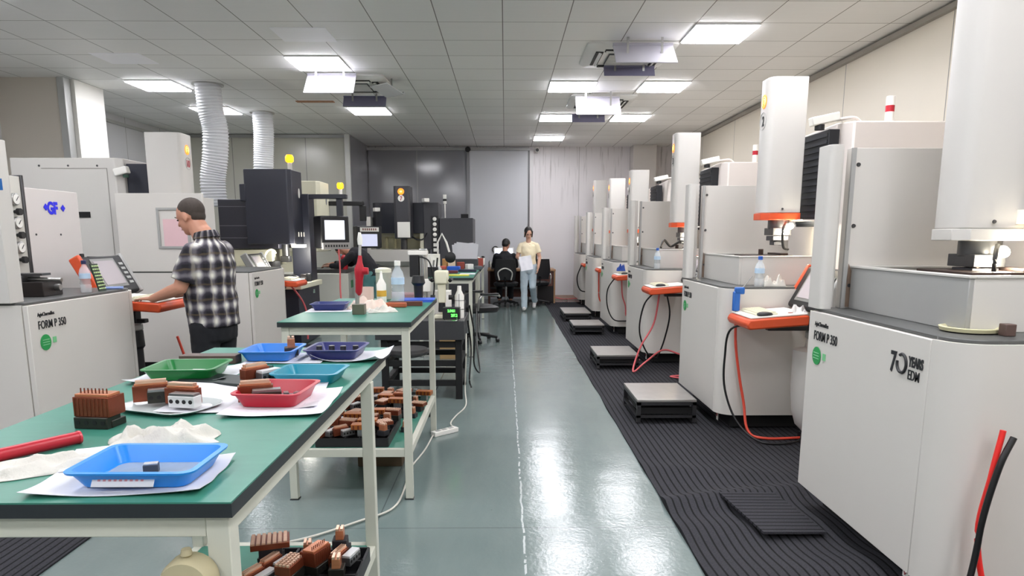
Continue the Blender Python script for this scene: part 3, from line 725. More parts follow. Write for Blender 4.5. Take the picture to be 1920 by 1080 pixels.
bottle((-2.74, 4.52, 1.084), 1.0, 'plastic water bottle with blue cap on the nearest left machine', 'navy')
t = thing('tablet_blister_strip', 'green dotted card leaning beside the left water bottle', 'card', (-2.70, 4.66, 1.084), 0)
bb_ = B().t(Matrix.Rotation(R(-14), 4, 'Y')); bb_.box(-.02, -.012, -.04, .04, 0, .19); obj('card', bb_, pm('dark_green_card', '2b3b2b', .5), t)
bd = B().t(Matrix.Rotation(R(-14), 4, 'Y'))
for i in range(4):
    for j_ in range(8): bd.ball((-.010, -.03+.02*i, .02+.022*j_), .006, 4)
obj('dots', bd, pm('pale_green', 'cfe3a8', .5), t)
# dark machine (third on the left)
t = thing('dark_erosion_machine', 'dark slate machine with cream table top and white monitor screen, behind the man', 'machine', (-2.69, 8.98, 0), LZ)
DW = lambda: B()
obj('base_housing', B().box(0, 1.0, 0, 1.2, .02, .76), DKNAVY, t, .008)
obj('cream_table_top', B().box(-.03, 1.02, -.04, 1.2, .762, .83), CREAM, t, .006)
text('brand_lettering', '-DE', .07, pm('pale_green_letter', 'a9c8b8', .5), t, (.66, -.002, .66), (PI/2, 0, 0), .9, .002)
obj('quill_column', B().prism([(.25, .16), (.30, .11), (.75, .11), (.75, .72), (.25, .72)], 1.34, 2.31), DKNAVY, t, .01)
obj('column_step', B().prism([(.24, .70), (.7, .70), (.7, .78), (.24, .78)], 1.9, 2.12), DKNAVY, t, .01)
obj('ram_arm', B().box(.35, 1.0, .34, 1.12, 1.28, 1.93), pm('arm_charcoal', '30303a', .42), t, .01)
gv = B()
for z in (1.42, 1.58, 1.83): gv.box(.342, .35, .36, 1.11, z, z+.008)
obj('arm_groove', gv, pm('groove_grey', '6c6c74', .4), t)
obj('under_arm_housing', B().box(.40, 1.0, .45, 1.1, 1.05, 1.27), CREAM, t, .01)
obj('rear_column', B().box(.72, 1.0, -.0+.02, .28, .83, 2.02), DKNAVY, t, .008)
obj('monitor_boom', B().box(.78, .9, -.48, .1, 1.96, 2.02), DKNAVY, t, .006)
obj('boom_drop', B().box(.80, .88, -.42, -.34, 1.72, 1.96), DKNAVY, t, .006)
ov = B().lathe([(.0, -.002), (.038, 0), (.038, .002)], (0, 0, 0), 20, 'Y'); ov.bm.transform(Matrix.Translation((.60, .108, 2.02)) @ Matrix.Diagonal((1, 1, 1.7, 1))); obj('oval_badge', ov, WHITEPL, t)
mm = Matrix.Translation((.62, -.34, 1.30)) @ Matrix.Rotation(R(-58), 4, 'Z')
o = obj('monitor', B().t(mm).box(-.2, .2, -.05, .28, -.02, .42), BLKP, t, .02)
obj('monitor_screen', B().t(mm).box(-.145, .13, -.056, -.049, .10, .36), SCREENM, o)
obj('key_pad', B().t(mm).box(-.19, .19, -.09, -.0, -.03, .06), pm('pad_grey', '9a9794', .4), o, .006)
kp = B().t(mm)
for i in range(9): kp.box(-.16+.037*i, -.14+.037*i, -.094, -.088, .0, .03)
obj('keys', kp, BLKP, o)
bw = B().t(Matrix.Translation((.25, .5, 1.02))); bw.lathe([(.16, -.17), (.19, 0), (.19, .10), (.18, .10), (.18, 0), (.15, -.16)], (0, 0, 0), 24); obj('splash_bowl', bw, BLKP, t)
rg = B().t(Matrix.Translation((.06, .36, 1.17)) @ Matrix.Rotation(R(18), 4, 'X') @ Matrix.Rotation(R(60), 4, 'Z')); rg.tube([(p[0], 0, p[1]) for p in arc(0, 0, .105, -80, 130, 20)], .010, 8); obj('glowing_bowl_rim', rg, pm('glowing_rim', 'ffffe8', .4, emit='fff2b8', es=1.6), t)  # bright rim of the bowl done as a glowing arc, no lamp
obj('work_lamp', B().box(.30, .38, -.02, .16, 1.30, 1.335), GLOWW, t, .004)
ld = bpy.data.lights.new('work_light', 'POINT'); ld.energy = 8; ld.color = (1, .97, .88); ld.shadow_soft_size = .05
lo = bpy.data.objects.new('work_light', ld); C.objects.link(lo); lo.parent = t; lo.location = (.30, .05, 1.22)
q = B().cyl((.5, .3, 1.34), (.5, .3, 1.18), .05); q.box(.44, .56, .24, .36, 1.10, 1.18); obj('tool_holder', q, STEELD, t, .004)
q = B(); q.box(.25, .75, .1, .6, .832, .86); q.box(.38, .62, .2, .45, .86, .93); obj('work_table', q, STEELD, t, .004)
jb = B()
for k in range(6): jb.box(.30+.07*k, .34+.07*k, -.02+.02*(k % 3), .06+.02*(k % 3), .832, .90+.04*(k % 2))
obj('clamp_row', jb, STEELD, t, .003)
hs = B()
for k in range(4): hs.cyl((.43, .02+.035*k, 1.44), (.43, .02+.035*k, 1.50), .008)
obj('hose_nozzles', hs, WHITEPL, t)
t2 = thing('beacon_lamp', 'yellow beacon on a thin pole above the dark machine monitor', 'warning light', (-3.05, 10.06, 0), 0, 'yellow beacon lights')
obj('pole', B().cyl((0, 0, .0), (0, 0, 2.42), .014), WHITEPL, t2); obj('beacon', B().lathe([(.03, 2.47), (.055, 2.49), (.058, 2.55), (.04, 2.58)], (0, 0, 0), 18), YLAMP, t2); obj('beacon_base', B().cyl((0, 0, 2.38), (0, 0, 2.47), .032, n=16), WHITEPL, t2)
dup(t2, (-2.86, 12.25, -.22), 0, 'farther yellow beacon on a thin pole right of the cream column')
# L4 cream machine
t = thing('cream_erosion_machine', 'cream machine with black monitor gantry where the bending person works', 'machine', (-2.50, 11.0, 0), LZ)
obj('base_housing', B().box(0, 1.1, 0, 1.2, .02, .86), pm('base_cream_grey', 'cfcfc6', .42, 0, .03), t, .01)
obj('column', B().prism([(.2, .50), (.26, .45), (.8, .45), (.8, 1.05), (.2, 1.05)], 1.2, 2.31), CREAM, t, .01)
obj('column_foot', B().box(.45, .85, .9, 1.2, .86, 1.3), CREAM, t)
ov = B().lathe([(.0, -.002), (.035, 0), (.035, .002)], (0, 0, 0), 20, 'Y'); ov.bm.transform(Matrix.Translation((.6, .446, 2.02)) @ Matrix.Diagonal((1, 1, 1.9, 1))); obj('oval_badge', ov, pm('badge_grey', '777a80', .4), t)
bm_ = B(); bm_.box(.75, .87, -.12, .6, 1.95, 2.02); bm_.box(.76, .84, -.16, -.06, 1.70, 1.95); obj('monitor_boom', bm_, BLKP, t, .005)
mm = Matrix.Translation((.66, -.22, 1.25)) @ Matrix.Rotation(R(-62), 4, 'Z')
o = obj('monitor', B().t(mm).box(-.21, .21, -.05, .2, 0, .36), BLKP, t, .015); obj('monitor_screen', B().t(mm).box(-.15, .13, -.056, -.049, .03, .23), pm('dim_display', 'b9bcd0', .2, emit='b8bcd4', es=.35), o)
obj('name_plate', B().t(mm).box(-.16, .16, -.056, -.049, .27, .34), WHITEPL, o)
nl = B().t(mm)
for k in range(7): nl.box(-.12+.036*k, -.10+.036*k, -.059, -.055, .29, .325)
obj('plate_marks', nl, pm('brown_ink', '7d4a44', .5), o)
gp = B(); gp.box(.18, .34, -.004, 0, .62, .74); obj('green_label', gp, GREENST, t)
q = B(); q.box(.1, .9, .05, .8, .861, .92); q.cyl((.3, .2, .92), (.3, .2, 1.05), .05); q.box(.55, .7, .15, .3, .92, 1.0); obj('work_table', q, STEELD, t, .004)
q = B().lathe([(.05, .92), (.055, .95), (.05, 1.12), (.02, 1.15)], (.12, .08, 0), 14); obj('red_canister', q, RED, t)
# dark machine facing the aisle at the back
t = thing('dark_erosion_machine', 'black and white machine with orange badge number 7, facing the camera by the grey panels', 'machine', (-2.50, 13.0, 0), 0)
obj('base_housing', B().box(0, 1.18, .0, 1.6, .1, .88), W_PAINT2, t, .01); obj('plinth', B().box(.05, 1.13, .05, 1.5, 0.01, .1), BLACK, t)
obj('tank', B().loft([[(.0, -.16, 1.20), (1.05, -.16, 1.20), (1.05, .5, 1.20), (.0, .5, 1.20)], [(.0, -.16, .98), (1.05, -.16, .98), (1.05, .5, .98), (.0, .5, .98)], [(.25, .0, .885), (1.05, .0, .885), (1.05, .5, .885), (.25, .5, .885)]]), W_PAINT2, t, .006)
obj('backdrop', B().box(.06, 1.05, .55, .6, 1.2, 1.52), pm('lit_cream', 'e8e5c8', .5), t)
q = B(); q.box(.04, 1.04, .3, .55, 1.44, 1.5); q.box(.9, .97, .1, .3, 1.2, 1.5); obj('gantry_rail', q, CREAM, t, .004)
for x in (.26, .42): obj('flask', B().cyl((x, .2, 1.22), (x, .2, 1.42), .03, n=14), pm('flask_olive', '9b9472', .3), t)
obj('frame_post', B().prism([(-.08, .0), (.0, .0), (.0, .5), (-.08, .5)], .9, 1.80), W_PAINT2, t, .004)
obj('upper_housing', B().prism([(.02, .16), (.08, .10), (.98, .10), (.98, .7), (.02, .7)], 1.50, 2.06), pm('housing_black', '22222a', .42), t, .008)
obj('upper_panel', B().box(.20, .44, .085, .10, 1.50, 2.05), pm('panel_blue_black', '101522', .35), t); obj('upper_panel', B().box(.78, .98, .085, .10, 1.50, 2.05), pm('panel_blue_black', '101522', .35), t)
obj('side_housing', B().box(.98, 1.26, .05, .7, 1.20, 2.06), CHAR, t, .008)
obj('head_housing', B().prism([(.48, -.24), (.52, -.28), (.74, -.28), (.78, -.24), (.78, .1), (.48, .1)], 1.40, 2.34), CHAR, t, .006)
obj('white_plate', B().box(.54, .77, -.290, -.281, 1.42, 1.70), WHITEPL, t, .004)
o = obj('orange_badge', B().lathe([(.058, -.281), (.058, -.286)], (.62, 0, 2.24), 20, 'Y'), LOGO_OR, t); obj('badge_mark', B().box(.60, .64, -.29, -.286, 2.225, 2.255), pm('glowing_yellow_ink', 'ffe9b0', .5), o)
o = obj('number_disc', B().lathe([(.058, -.281), (.058, -.286)], (.62, 0, 2.12), 20, 'Y'), WHITEPL, t); text('number', '7', .10, REDINK, o, (.62, -.288, 2.085), (PI/2, 0, 0), .9, .003, 'CENTER')
obj('quill', B().cyl((.63, -.1, 1.20), (.63, -.1, 1.40), .06, n=16), STEELD, t)
for x, z in ((.11, 1.93), (1.02, 2.10)):
    o = obj('camera', B().t(Matrix.Translation((x, .02, z)) @ Matrix.Rotation(R(25), 4, 'Z')).box(-.05, .05, -.1, .06, -.035, .035), WHITEPL, t, .01)
obj('gauge_strip', B().box(1.125, 1.255, .02, .05, 1.12, 1.82), BLKP, t, .003)
for k in range(7):
    g_ = B().lathe([(.036, .02), (.036, .0), (.03, -.004)], (1.19, 0, 1.76-.095*k), 16, 'Y') if k not in (4, 5, 6) else B().box(1.16, 1.22, -.0, .02, 1.73-.095*k, 1.79-.095*k)
    obj('gauge', g_, WHITEPL, t)
obj('control_cabinet', B().box(1.27, 1.90, .05, 1.0, .05, 1.78), CHAR, t, .01)
obj('cabinet_knob', B().box(1.66, 1.80, .3, .42, 1.78, 1.86), BLACK, t, .005)
obj('signal_pole', B().cyl((1.36, .3, 1.75), (1.36, .3, 2.10), .014), WHITEPL, t); obj('signal_lamp', B().cyl((1.36, .3, 2.05), (1.36, .3, 2.22), .034, n=14), WHITEPL, t); obj('signal_band', B().cyl((1.36, .3, 2.10), (1.36, .3, 2.14), .0355, n=14), BLACK, t)
hh = B().tube(curve_pts([(.75, -.1, 1.45), (.9, -.2, 1.38), (1.0, -.15, 1.40), (1.04, .0, 1.5)], 6), .014); obj('hose', hh, BLKP, t)
# ================================================================ benches
def bench(lb, x0, x1, y0, y1, z, legs=None, shelf=.28, sh=True, th=.028, grp='green topped work benches', topmat=None, rail=.045, drawer=False):
    cx, cy = (x0+x1)/2, (y0+y1)/2; w_, d_ = (x1-x0)/2, (y1-y0)/2
    t = thing('work_bench', lb, 'work bench', (cx, cy, 0), 0, grp)
    o = obj('bench_top', B().box(-w_, w_, -d_, d_, z-th, z-.003), EDGEBLK, t)
    obj('green_laminate', B().box(-w_+.001, w_-.001, -d_+.001, d_-.001, z-.003, z), topmat or M_GREEN, o)
    a, e = z-th, .035
    for q in ((-w_+.056, w_-.056, -d_+.022, -d_+.052), (-w_+.056, w_-.056, d_-.05, d_-.02), (-w_+.018, -w_+.052, -d_+.061, d_-.02), (w_-.052, w_-.018, -d_+.061, d_-.02)):
        obj('frame_rail', B().box(*q, a-.045, a-.0005), FRAMEW, t, .002)
    ly = legs or (-d_+.04, d_-.06)
    for lx in (-w_+.035, w_-.035):
        for yy in ly: obj('leg', B().box(lx-.0205, lx+.0205, yy-.0205, yy+.0205, .006, a-.001 if yy == ly[0] else a-.046), FRAMEW, t, .002)
    for lx in (-w_+.035, w_-.035):
        for yy in ly: obj('foot_plate', B().box(lx-.024, lx+.024, yy-.024, yy+.024, 0, .006), STEELD, t)
    if sh:
        for q in ((-w_+.056, w_-.056, ly[0]-.015, ly[0]+.015), (-w_+.056, w_-.056, ly[1]-.015, ly[1]+.015), (-w_+.02, -w_+.05, ly[0]+.021, ly[1]-.021), (w_-.05, w_-.02, ly[0]+.021, ly[1]-.021)):
            obj('shelf_rail', B().box(*q, shelf-.045, shelf), FRAMEW, t, .002)
        obj('shelf_board', B().box(-w_+.051, w_-.051, ly[0]+.016, ly[1]-.016, shelf-.02, shelf-.001), topmat or M_GREEN, t)
    return t
bench('nearest green topped work bench with cream frame, covered in coloured trays', -1.19, -.47, 1.12, 2.78, 1.0, legs=(-.79, .50), shelf=.30)
bench('second green topped work bench with copper electrodes crowding its lower shelf', -1.21, -.50, 3.62, 5.02, 1.0, shelf=.29)
bench('long cluttered bench behind the granite table, near part', -1.05, -.38, 8.2, 10.1, .96, shelf=.3, sh=False)
bench('long cluttered bench far part, close to the brown desk', -1.05, -.36, 10.2, 12.2, .96, shelf=.3, sh=False)
obj_ = B().lathe([(.005, -.002), (.075, 0), (.08, .02), (.075, .035), (.05, .04), (.02, .05)], (0, 0, 0), 28, 'Y')
t = thing('round_timer', 'dirty beige round gadget with a small knob fixed to the nearest bench leg', 'gadget', (-.552, 1.117, .857), 0)
BEI = pm('dirty_beige', 'b9b08f', .6, 0, .25, 9)
g_ = B().lathe([(.0, -.025), (.042, -.022), (.046, -.01), (.046, .02)], (0, 0, 0), 28, 'Y'); obj('dial_body', g_, BEI, t)
obj('side_knob', B().lathe([(.006, .046), (.010, .05), (.008, .06)], (0, 0, 0), 12), BEI, t)
obj('key_handle', B().cyl((-.046, 0, 0), (-.065, 0, -.002), .006), BEI, t)
ip = B()
for k in range(7): ip.box(-.02+.006*k, -.018+.006*k, -.0262, -.024, -.01+.003*(k % 3), .006)
obj('rust_mark', ip, pm('rust_red', '8c5a44', .7), t)
t.parent = None
# ---------------------------------------------------------------- trays, papers
def tray(x, y, z, w_, d_, col, name, lb, rz=0, h=.038, strip=False):
    t = thing('plastic_tray', lb, 'tray', (x, y, z), rz, 'shallow coloured plastic trays')
    m_ = pm(name, col, .32, 0, .07, 12)
    i, r_ = .022, .02
    R_ = [rrect(w_-2*i, d_-2*i, r_, z=.0), rrect(w_-.014, d_-.014, r_, z=h-.004), rrect(w_, d_, r_+.004, z=h-.004), rrect(w_+.002, d_+.002, r_+.004, z=h), rrect(w_-.02, d_-.02, r_, z=h), rrect(w_-2*i-.006, d_-2*i-.006, r_, z=.003)]
    obj('tray_body', B().loft(R_), m_, t, ang=40)
    obj('oily_residue', B().loft([rrect(w_-2*i-.02, d_-2*i-.02, r_, z=.0032), rrect(w_-2*i-.02, d_-2*i-.02, r_, z=.0042)]), pm('wet_steel_film_'+name, 'a9b0b4' if name != 'tray_navy' else '2a3050', .15, .3, .35, 14), t)
    return t
def sheet(x, y, z, w_, d_, lb, rz=0, amp=.004, mat=None, name='paper_sheet', curl=0, grp='loose papers', cat='paper', lines=True):
    b_ = B(); n = 14; V = []; s_ = random.random()*50
    for j_ in range(n+1):
        row = []
        for i in range(n+1):
            u, v_ = i/n-.5, j_/n-.5
            zz = amp*(1+noise.noise(Vector((u*3+s_, v_*3, s_)))) + curl*max(0, abs(u)+abs(v_)-.55)**2*4
            ex = 1+.03*noise.noise(Vector((v_*4, s_, u)))
            row.append(b_.addv((u*w_*ex, v_*d_*ex, zz)))
        V.append(row)
    for j_ in range(n):
        for i in range(n): b_.bm.faces.new((V[j_][i], V[j_][i+1], V[j_+1][i+1], V[j_+1][i]))
    r_ = bmesh.ops.extrude_face_region(b_.bm, geom=b_.bm.faces[:])
    for e in r_['geom']:
        if isinstance(e, bmesh.types.BMVert): e.co.z += .0008
    o = obj(name, b_, mat or PAPER, ang=60, loc=(x, y, z+.0005)); o.rotation_euler = (0, 0, rz)
    return tag(o, lb, cat, grp)
# printed drawing sheet material
m, nt, b = nodes('printed_drawing'); v = coord(nt); o_ = xyz(nt, v)
l1 = line_mask(nt, o_[1], .016, 0, .0012); l2 = line_mask(nt, o_[0], .05, .01, .0012)
nz = math_(nt, 'GREATER_THAN', noise_(nt, v, 40, 2), .52)
k_ = math_(nt, 'MULTIPLY', math_(nt, 'MAXIMUM', l1, l2), nz)
nt.links.new(mix(nt, math_(nt, 'MULTIPLY', k_, .45), lin('e3e2ea'), lin('8a7f9a')), b.inputs['Base Color']); b.inputs['Roughness'].default_value = .8
PRINT = m
def crumple(x, y, z, w_, d_, h_, lb, rz=0, seed=0, mat=None, name='paper_towel', grp='crumpled white wipes', cat='wipe'):
    b_ = B(); n = 26; V = []
    for j_ in range(n+1):
        row = []
        for i in range(n+1):
            u, v_ = i/n*2-1, j_/n*2-1
            rr_ = max(0, 1-max(abs(u), abs(v_))**4)
            p = Vector((u*1.5+seed, v_*1.1, seed*1.7)); q_n = noise.noise(p); q2 = noise.noise(p*2.1+Vector((3, 1, 0)))
            zz = h_*rr_*max(.08, .25+.9*(1-abs(q_n)*3.2)*.6+.5*q2)
            ox = .16*noise.noise(p*1.3+Vector((9, 0, 0))); oy = .16*noise.noise(p*1.3+Vector((0, 9, 0)))
            row.append(b_.addv(((u+ox)*w_/2, (v_+oy)*d_/2, max(zz, .001))))
        V.append(row)
    for j_ in range(n):
        for i in range(n): b_.bm.faces.new((V[j_][i], V[j_][i+1], V[j_+1][i+1], V[j_+1][i]))
    r_ = bmesh.ops.extrude_face_region(b_.bm, geom=b_.bm.faces[:])
    for e in r_['geom']:
        if isinstance(e, bmesh.types.BMVert): e.co.z += .0012
    o = obj(name, b_, mat or TISSUE, ang=80, loc=(x, y, z)); o.rotation_euler = (0, 0, rz)
    return tag(o, lb, cat, grp)
TZ = 1.0
sheet(-.70, 1.25, TZ, .31, .21, 'white sheet under the nearest bright blue tray', .06, .002, curl=.01)
sheet(-.80, 1.36, TZ+.003, .17, .15, 'printed drawing sheet behind the left of the nearest blue tray', .35, .002, mat=PRINT)
T = tray(-.668, 1.246, TZ+.006, .232, .18, '1f8ae0', 'tray_bright_blue', 'nearest bright blue tray with one steel block in it', .0, h=.033)
lb_ = B().t(Matrix.Translation((-.01, -.0835, .006)) @ Matrix.Rotation(R(58), 4, 'X')); lb_.box(-.055, .055, 0, .026, 0, .001); o = obj('paper_label', lb_, PAPER, T)
wr = B().t(Matrix.Translation((-.01, -.0835, .006)) @ Matrix.Rotation(R(58), 4, 'X'))
for k in range(9): wr.box(-.045+.0095*k, -.040+.0095*k, .010, .014+.004*(k % 3), .001, .0014)
obj('handwriting', wr, pm('pink_pen', 'd08a90', .6), o)
def steelblock(x, y, z, w_, d_, h_, lb, rz=0): 
    t = thing('steel_block', lb, 'metal block', (x, y, z), rz, 'small machined steel blocks')
    obj('block_body', B().box(-w_/2, w_/2, -d_/2, d_/2, 0, h_), STEELD, t, .001); obj('ground_top', B().box(-w_/2+.001, w_/2-.001, -d_/2+.001, d_/2-.001, h_, h_+.002), STEEL, t); return t
steelblock(-.668, 1.246, TZ+.0105, .026, .018, .016, 'single small steel block in the nearest bright blue tray', .3)
crumple(-.76, 1.475, TZ, .22, .10, .045, 'crumpled white wipe behind the nearest bright blue tray', .3, 3)
crumple(-.90, 1.315, TZ, .20, .13, .022, 'flattened white wipe at the left, below the red tube', .55, 8)
t = thing('red_tube', 'dark red rod lying on the left of the nearest bench', 'tube', (-.985, 1.39, TZ+.0145), .98)
obj('tube_body', B().cyl((-.11, 0, 0), (.085, 0, 0), .0135, n=20), RED, t); obj('end_cap', B().cyl((.085, 0, 0), (.09, 0, 0), .0145, n=20), pm('bright_red', 'cc3a48', .35), t)
# ---------------------------------------------------------------- electrodes
HOLE = pm('hole_black', '070708', .6)
HDARK = pm('holder_dark_steel', '34342f', .38, .6, .15, 30); HGREY = pm('holder_grey_steel', '8e9092', .35, .8, .1, 30); HWHITE = pm('holder_pale', 'd9d9da', .35, .2, .05, 20)
GRAPH = pm('graphite', '222126', .55, .1, .15, 30)
EG = 'copper electrodes on holders'
def e_base(t, w_, d_, h_, m_, holes=4):
    o = obj('holder', B().box(-w_/2, w_/2, -d_/2, d_/2, 0, h_), m_, t, .002)
    if holes:
        hb = B()
        for k in range(holes): hb.lathe([(.0055, -d_/2-.0008), (.0055, -d_/2+.002)], (-w_/2+w_*(k+.5)/holes, 0, h_*.55), 12, 'Y')
        obj('clamp_holes', hb, HOLE, o)
def e_pins(loc, rz, lb):      # tall copper block on holder with pins
    t = thing('copper_electrode', lb, 'electrode', loc, rz, EG)
    e_base(t, .085, .05, .028, HDARK); obj('holder_foot', B().box(-.03, .045, -.01, .04, 0, .018), HDARK, t, .002)
    b_ = B().box(-.045, .045, -.018, .04, .028, .075)
    for k in range(9): b_.box(-.044+.01*k, -.040+.01*k, -.0195, -.018, .03, .072)
    obj('copper_block', b_, M_CUD, t, .0015); obj('copper_crown', B().box(-.042, .042, -.014, .03, .075, .082), M_CU, t, .001)
    p = B()
    for k in range(8): p.cyl((-.034+.0095*k, -.002, .082), (-.034+.0095*k, -.002, .094), .0016, n=6)
    obj('contact_pins', p, M_CUD, t); return t
def e_rail(loc, rz, lb, m_=HGREY):   # tall narrow copper block with ribs, holder with clamp holes in front
    t = thing('copper_electrode', lb, 'electrode', loc, rz, EG)
    o = obj('holder', B().box(-.02, .055, -.028, .004, 0, .030), m_, t, .0015); obj('holder_cap', B().box(-.018, .053, -.026, .002, .0302, .036), HGREY if m_ is not HGREY else HWHITE, o)
    hb = B()
    for k in range(4): hb.lathe([(.0055, -.0290), (.0055, -.026)], (-.011+.0185*k, 0, .016), 12, 'Y')
    obj('clamp_holes', hb, HOLE, o)
    obj('copper_block', B().box(-.055, .035, .006, .034, 0, .042), M_CUD, t, .001)
    obj('copper_step', B().box(-.050, .030, .009, .031, .042, .048), M_CU, t, .0008)
    f = B()
    for k in range(3): f.box(-.047, .027, .0105+.007*k, .0145+.007*k, .048, .056)
    obj('copper_ribs', f, M_CUL, t); return t
def e_plate(loc, rz, lb, s_=1):     # wide grooved copper plate on dark stem
    t = thing('copper_electrode', lb, 'electrode', loc, rz, EG)
    obj('holder', B().box(-.03*s_, .03*s_, -.03*s_, .03*s_, 0, .035), GRAPH, t, .002)
    obj('copper_block', B().box(-.05*s_, .05*s_, -.035*s_, .035*s_, .035, .055), M_CUD, t, .0015)
    f = B()
    for k in range(7): f.box(-.048*s_+.0138*k*s_, -.039*s_+.0138*k*s_, -.034*s_, .034*s_, .055, .060)
    obj('copper_ribs', f, M_CUL, t); return t
def e_small(loc, rz, lb, m_=GRAPH):
    t = thing('copper_electrode', lb, 'electrode', loc, rz, EG)
    e_base(t, .05, .05, .03, m_, 0); obj('copper_block', B().box(-.014, .014, -.02, .02, .03, .062, .001), M_CU, t, .001)
    f = B(); f.box(-.012, -.003, -.018, .018, .062, .07); f.box(.003, .012, -.018, .018, .062, .07); obj('copper_tip', f, M_CUL, t); return t
def e_grid(loc, rz, lb):
    t = thing('copper_electrode', lb, 'electrode', loc, rz, EG)
    obj('holder', B().box(-.03, .03, -.05, .05, 0, .03), HDARK, t, .002); obj('copper_block', B().box(-.028, .028, -.048, .048, .03, .06), M_CUD, t, .001)
    f = B()
    for i in range(4):
        for j_ in range(8): f.box(-.026+.0135*i, -.017+.0135*i, -.046+.0118*j_, -.038+.0118*j_, .06, .067)
    obj('copper_studs', f, M_CUL, t); return t
def e_wide(loc, rz, lb):           # amber copper slab on T post
    t = thing('copper_electrode', lb, 'electrode', loc, rz, EG)
    obj('holder', B().box(-.022, .022, -.022, .022, 0, .04), HGREY, t, .002); obj('copper_block', B().box(-.055, .055, -.03, .03, .04, .07), copperA, t, .002)
    f = B()
    for k in range(4): f.box(-.045+.026*k, -.035+.026*k, -.032, -.03, .042, .066)
    obj('front_teeth', f, M_CUD, t); return t
copperA = copper('copper_amber', 'b8622a', 'd98a4a')
e_pins((-.975, 1.60, TZ), -.12, 'tall brown copper electrode with pins, alone on the left of the nearest bench')
sheet(-.72, 1.90, TZ, .40, .36, 'large white sheet under the copper electrode pair and the red tray', .15, .002, curl=.012)
sheet(-.60, 1.82, TZ+.003, .26, .30, 'printed sheet under the red tray', .05, .002, mat=PRINT, curl=.008)
pl = B().loft([[(x_*1.0, y_*1.0, z_) for x_, y_, z_ in rrect(.2, .14, .05, z=0)], rrect(.25, .18, .06, z=.012), rrect(.245, .175, .06, z=.013), rrect(.2, .14, .05, z=.003)])
o = obj('plastic_sheet_pad', pl, pm('pale_plastic_pad', 'bcc3c2', .25), loc=(-.885, 1.775, TZ)); o.rotation_euler[2] = -.35; tag(o, 'pale grey plastic pad under the electrode pair', 'pad')
e_rail((-.935, 1.80, TZ+.0135), .45, 'long brown copper electrode lying left in the pair on the plastic pad', HDARK)
t = e_rail((-.845, 1.755, TZ+.0135), -.2, 'pale holder with copper electrode, right one of the pair on the plastic pad', HWHITE)
tray(-.622, 1.835, TZ+.007, .185, .20, 'b31d33', 'tray_red', 'dark red tray with steel chips and a brown electrode', -.06)
e_rail((-.658, 1.80, TZ+.0115), .35, 'brown copper electrode standing in the red tray', HDARK)
for k, (dx, dy) in enumerate(((0, 0), (.022, .026), (.032, -.02), (.015, .055), (-.015, .055))):
    steelblock(-.60+dx, 1.83+dy, TZ+.0115, .022, .014, .006, ('flat steel chip in the red tray, %s of the five' % ('nearest the electrode', 'middle', 'rightmost', 'farthest right', 'farthest')[k]), .5*k)
sheet(-1.03, 2.20, TZ, .30, .26, 'white sheet sticking out under the green tray', .1, .002, curl=.02)
tray(-1.02, 2.18, TZ+.007, .225, .20, '1d7a3a', 'tray_green', 'green tray with two steel pins, left side of the nearest bench', .04, h=.036)
for k in (0, 1):
    o = obj('steel_pin', B().cyl((-.02, 0, 0), (.02, 0, 0), .005), STEEL, loc=(-1.02+.02*k, 2.18+.03*k, TZ+.0165)); tag(o, ('nearer', 'farther')[k]+' steel pin lying in the green tray', 'pin', 'steel pins in the green tray')
o = obj('wooden_bar', B().box(-.10, .10, -.03, .03, 0, .03), pm('dark_wood', '54423a', .5, 0, .15, 20), loc=(-1.06, 2.44, TZ), bev=.002); tag(o, 'dark brown wooden bar behind the green tray', 'bar')
o = obj('dark_board', B().box(-.17, .12, -.05, .06, 0, .012), pm('black_board', '1f2a28', .5), loc=(-.87, 2.10, TZ), bev=.002); o.rotation_euler[2] = -.35; tag(o, 'dark flat board between the green and teal trays', 'board')
e_rail((-.765, 2.12, TZ+.0005), 1.0, 'brown copper electrode with grey holder left of the teal tray', HGREY)
tray(-.615, 2.135, TZ+.001, .21, .18, '1487a0', 'tray_teal', 'teal tray at the right edge of the nearest bench', -.05, h=.034)
o = obj('pen', B().cyl((-.06, 0, 0), (.06, 0, 0), .005), pm('pen_dark_green', '12463e', .4), loc=(-.86, 2.33, TZ+.0055)); tag(o, 'dark green pen in front of the far bright blue tray', 'pen')
sheet(-.80, 2.52, TZ, .28, .22, 'white paper under the far bright blue tray', 0, .002)
sheet(-.57, 2.55, TZ, .24, .24, 'white paper hanging off the far bench corner under the navy tray', -.12, .003, curl=.03)
tray(-.86, 2.52, TZ+.006, .195, .21, '2f7fd8', 'tray_sky', 'far bright blue tray with a graphite block and parts', .0, h=.036)
tray(-.63, 2.545, TZ+.007, .205, .21, '252a6a', 'tray_navy', 'dark navy tray with four small cylinders at the far right of the nearest bench', -.03, h=.036)
for k in range(4):
    o = obj('steel_cylinder', B().lathe([(.011, 0), (.011, .03), (.010, .031)], (0, 0, 0), 16), STEELD, loc=(-.70+.045*k, 2.555+.008*(k % 2), TZ+.0115)); tag(o, 'small steel cylinder in the navy tray, '+('leftmost', 'second from left', 'third from left', 'rightmost')[k], 'cylinder', 'steel cylinders in the navy tray')
e_small((-.80, 2.54, TZ+.0105), .3, 'graphite electrode with copper tip in the far bright blue tray')
steelblock(-.86, 2.53, TZ+.0105, .02, .014, .008, 'tiny steel part in the far bright blue tray', .4)
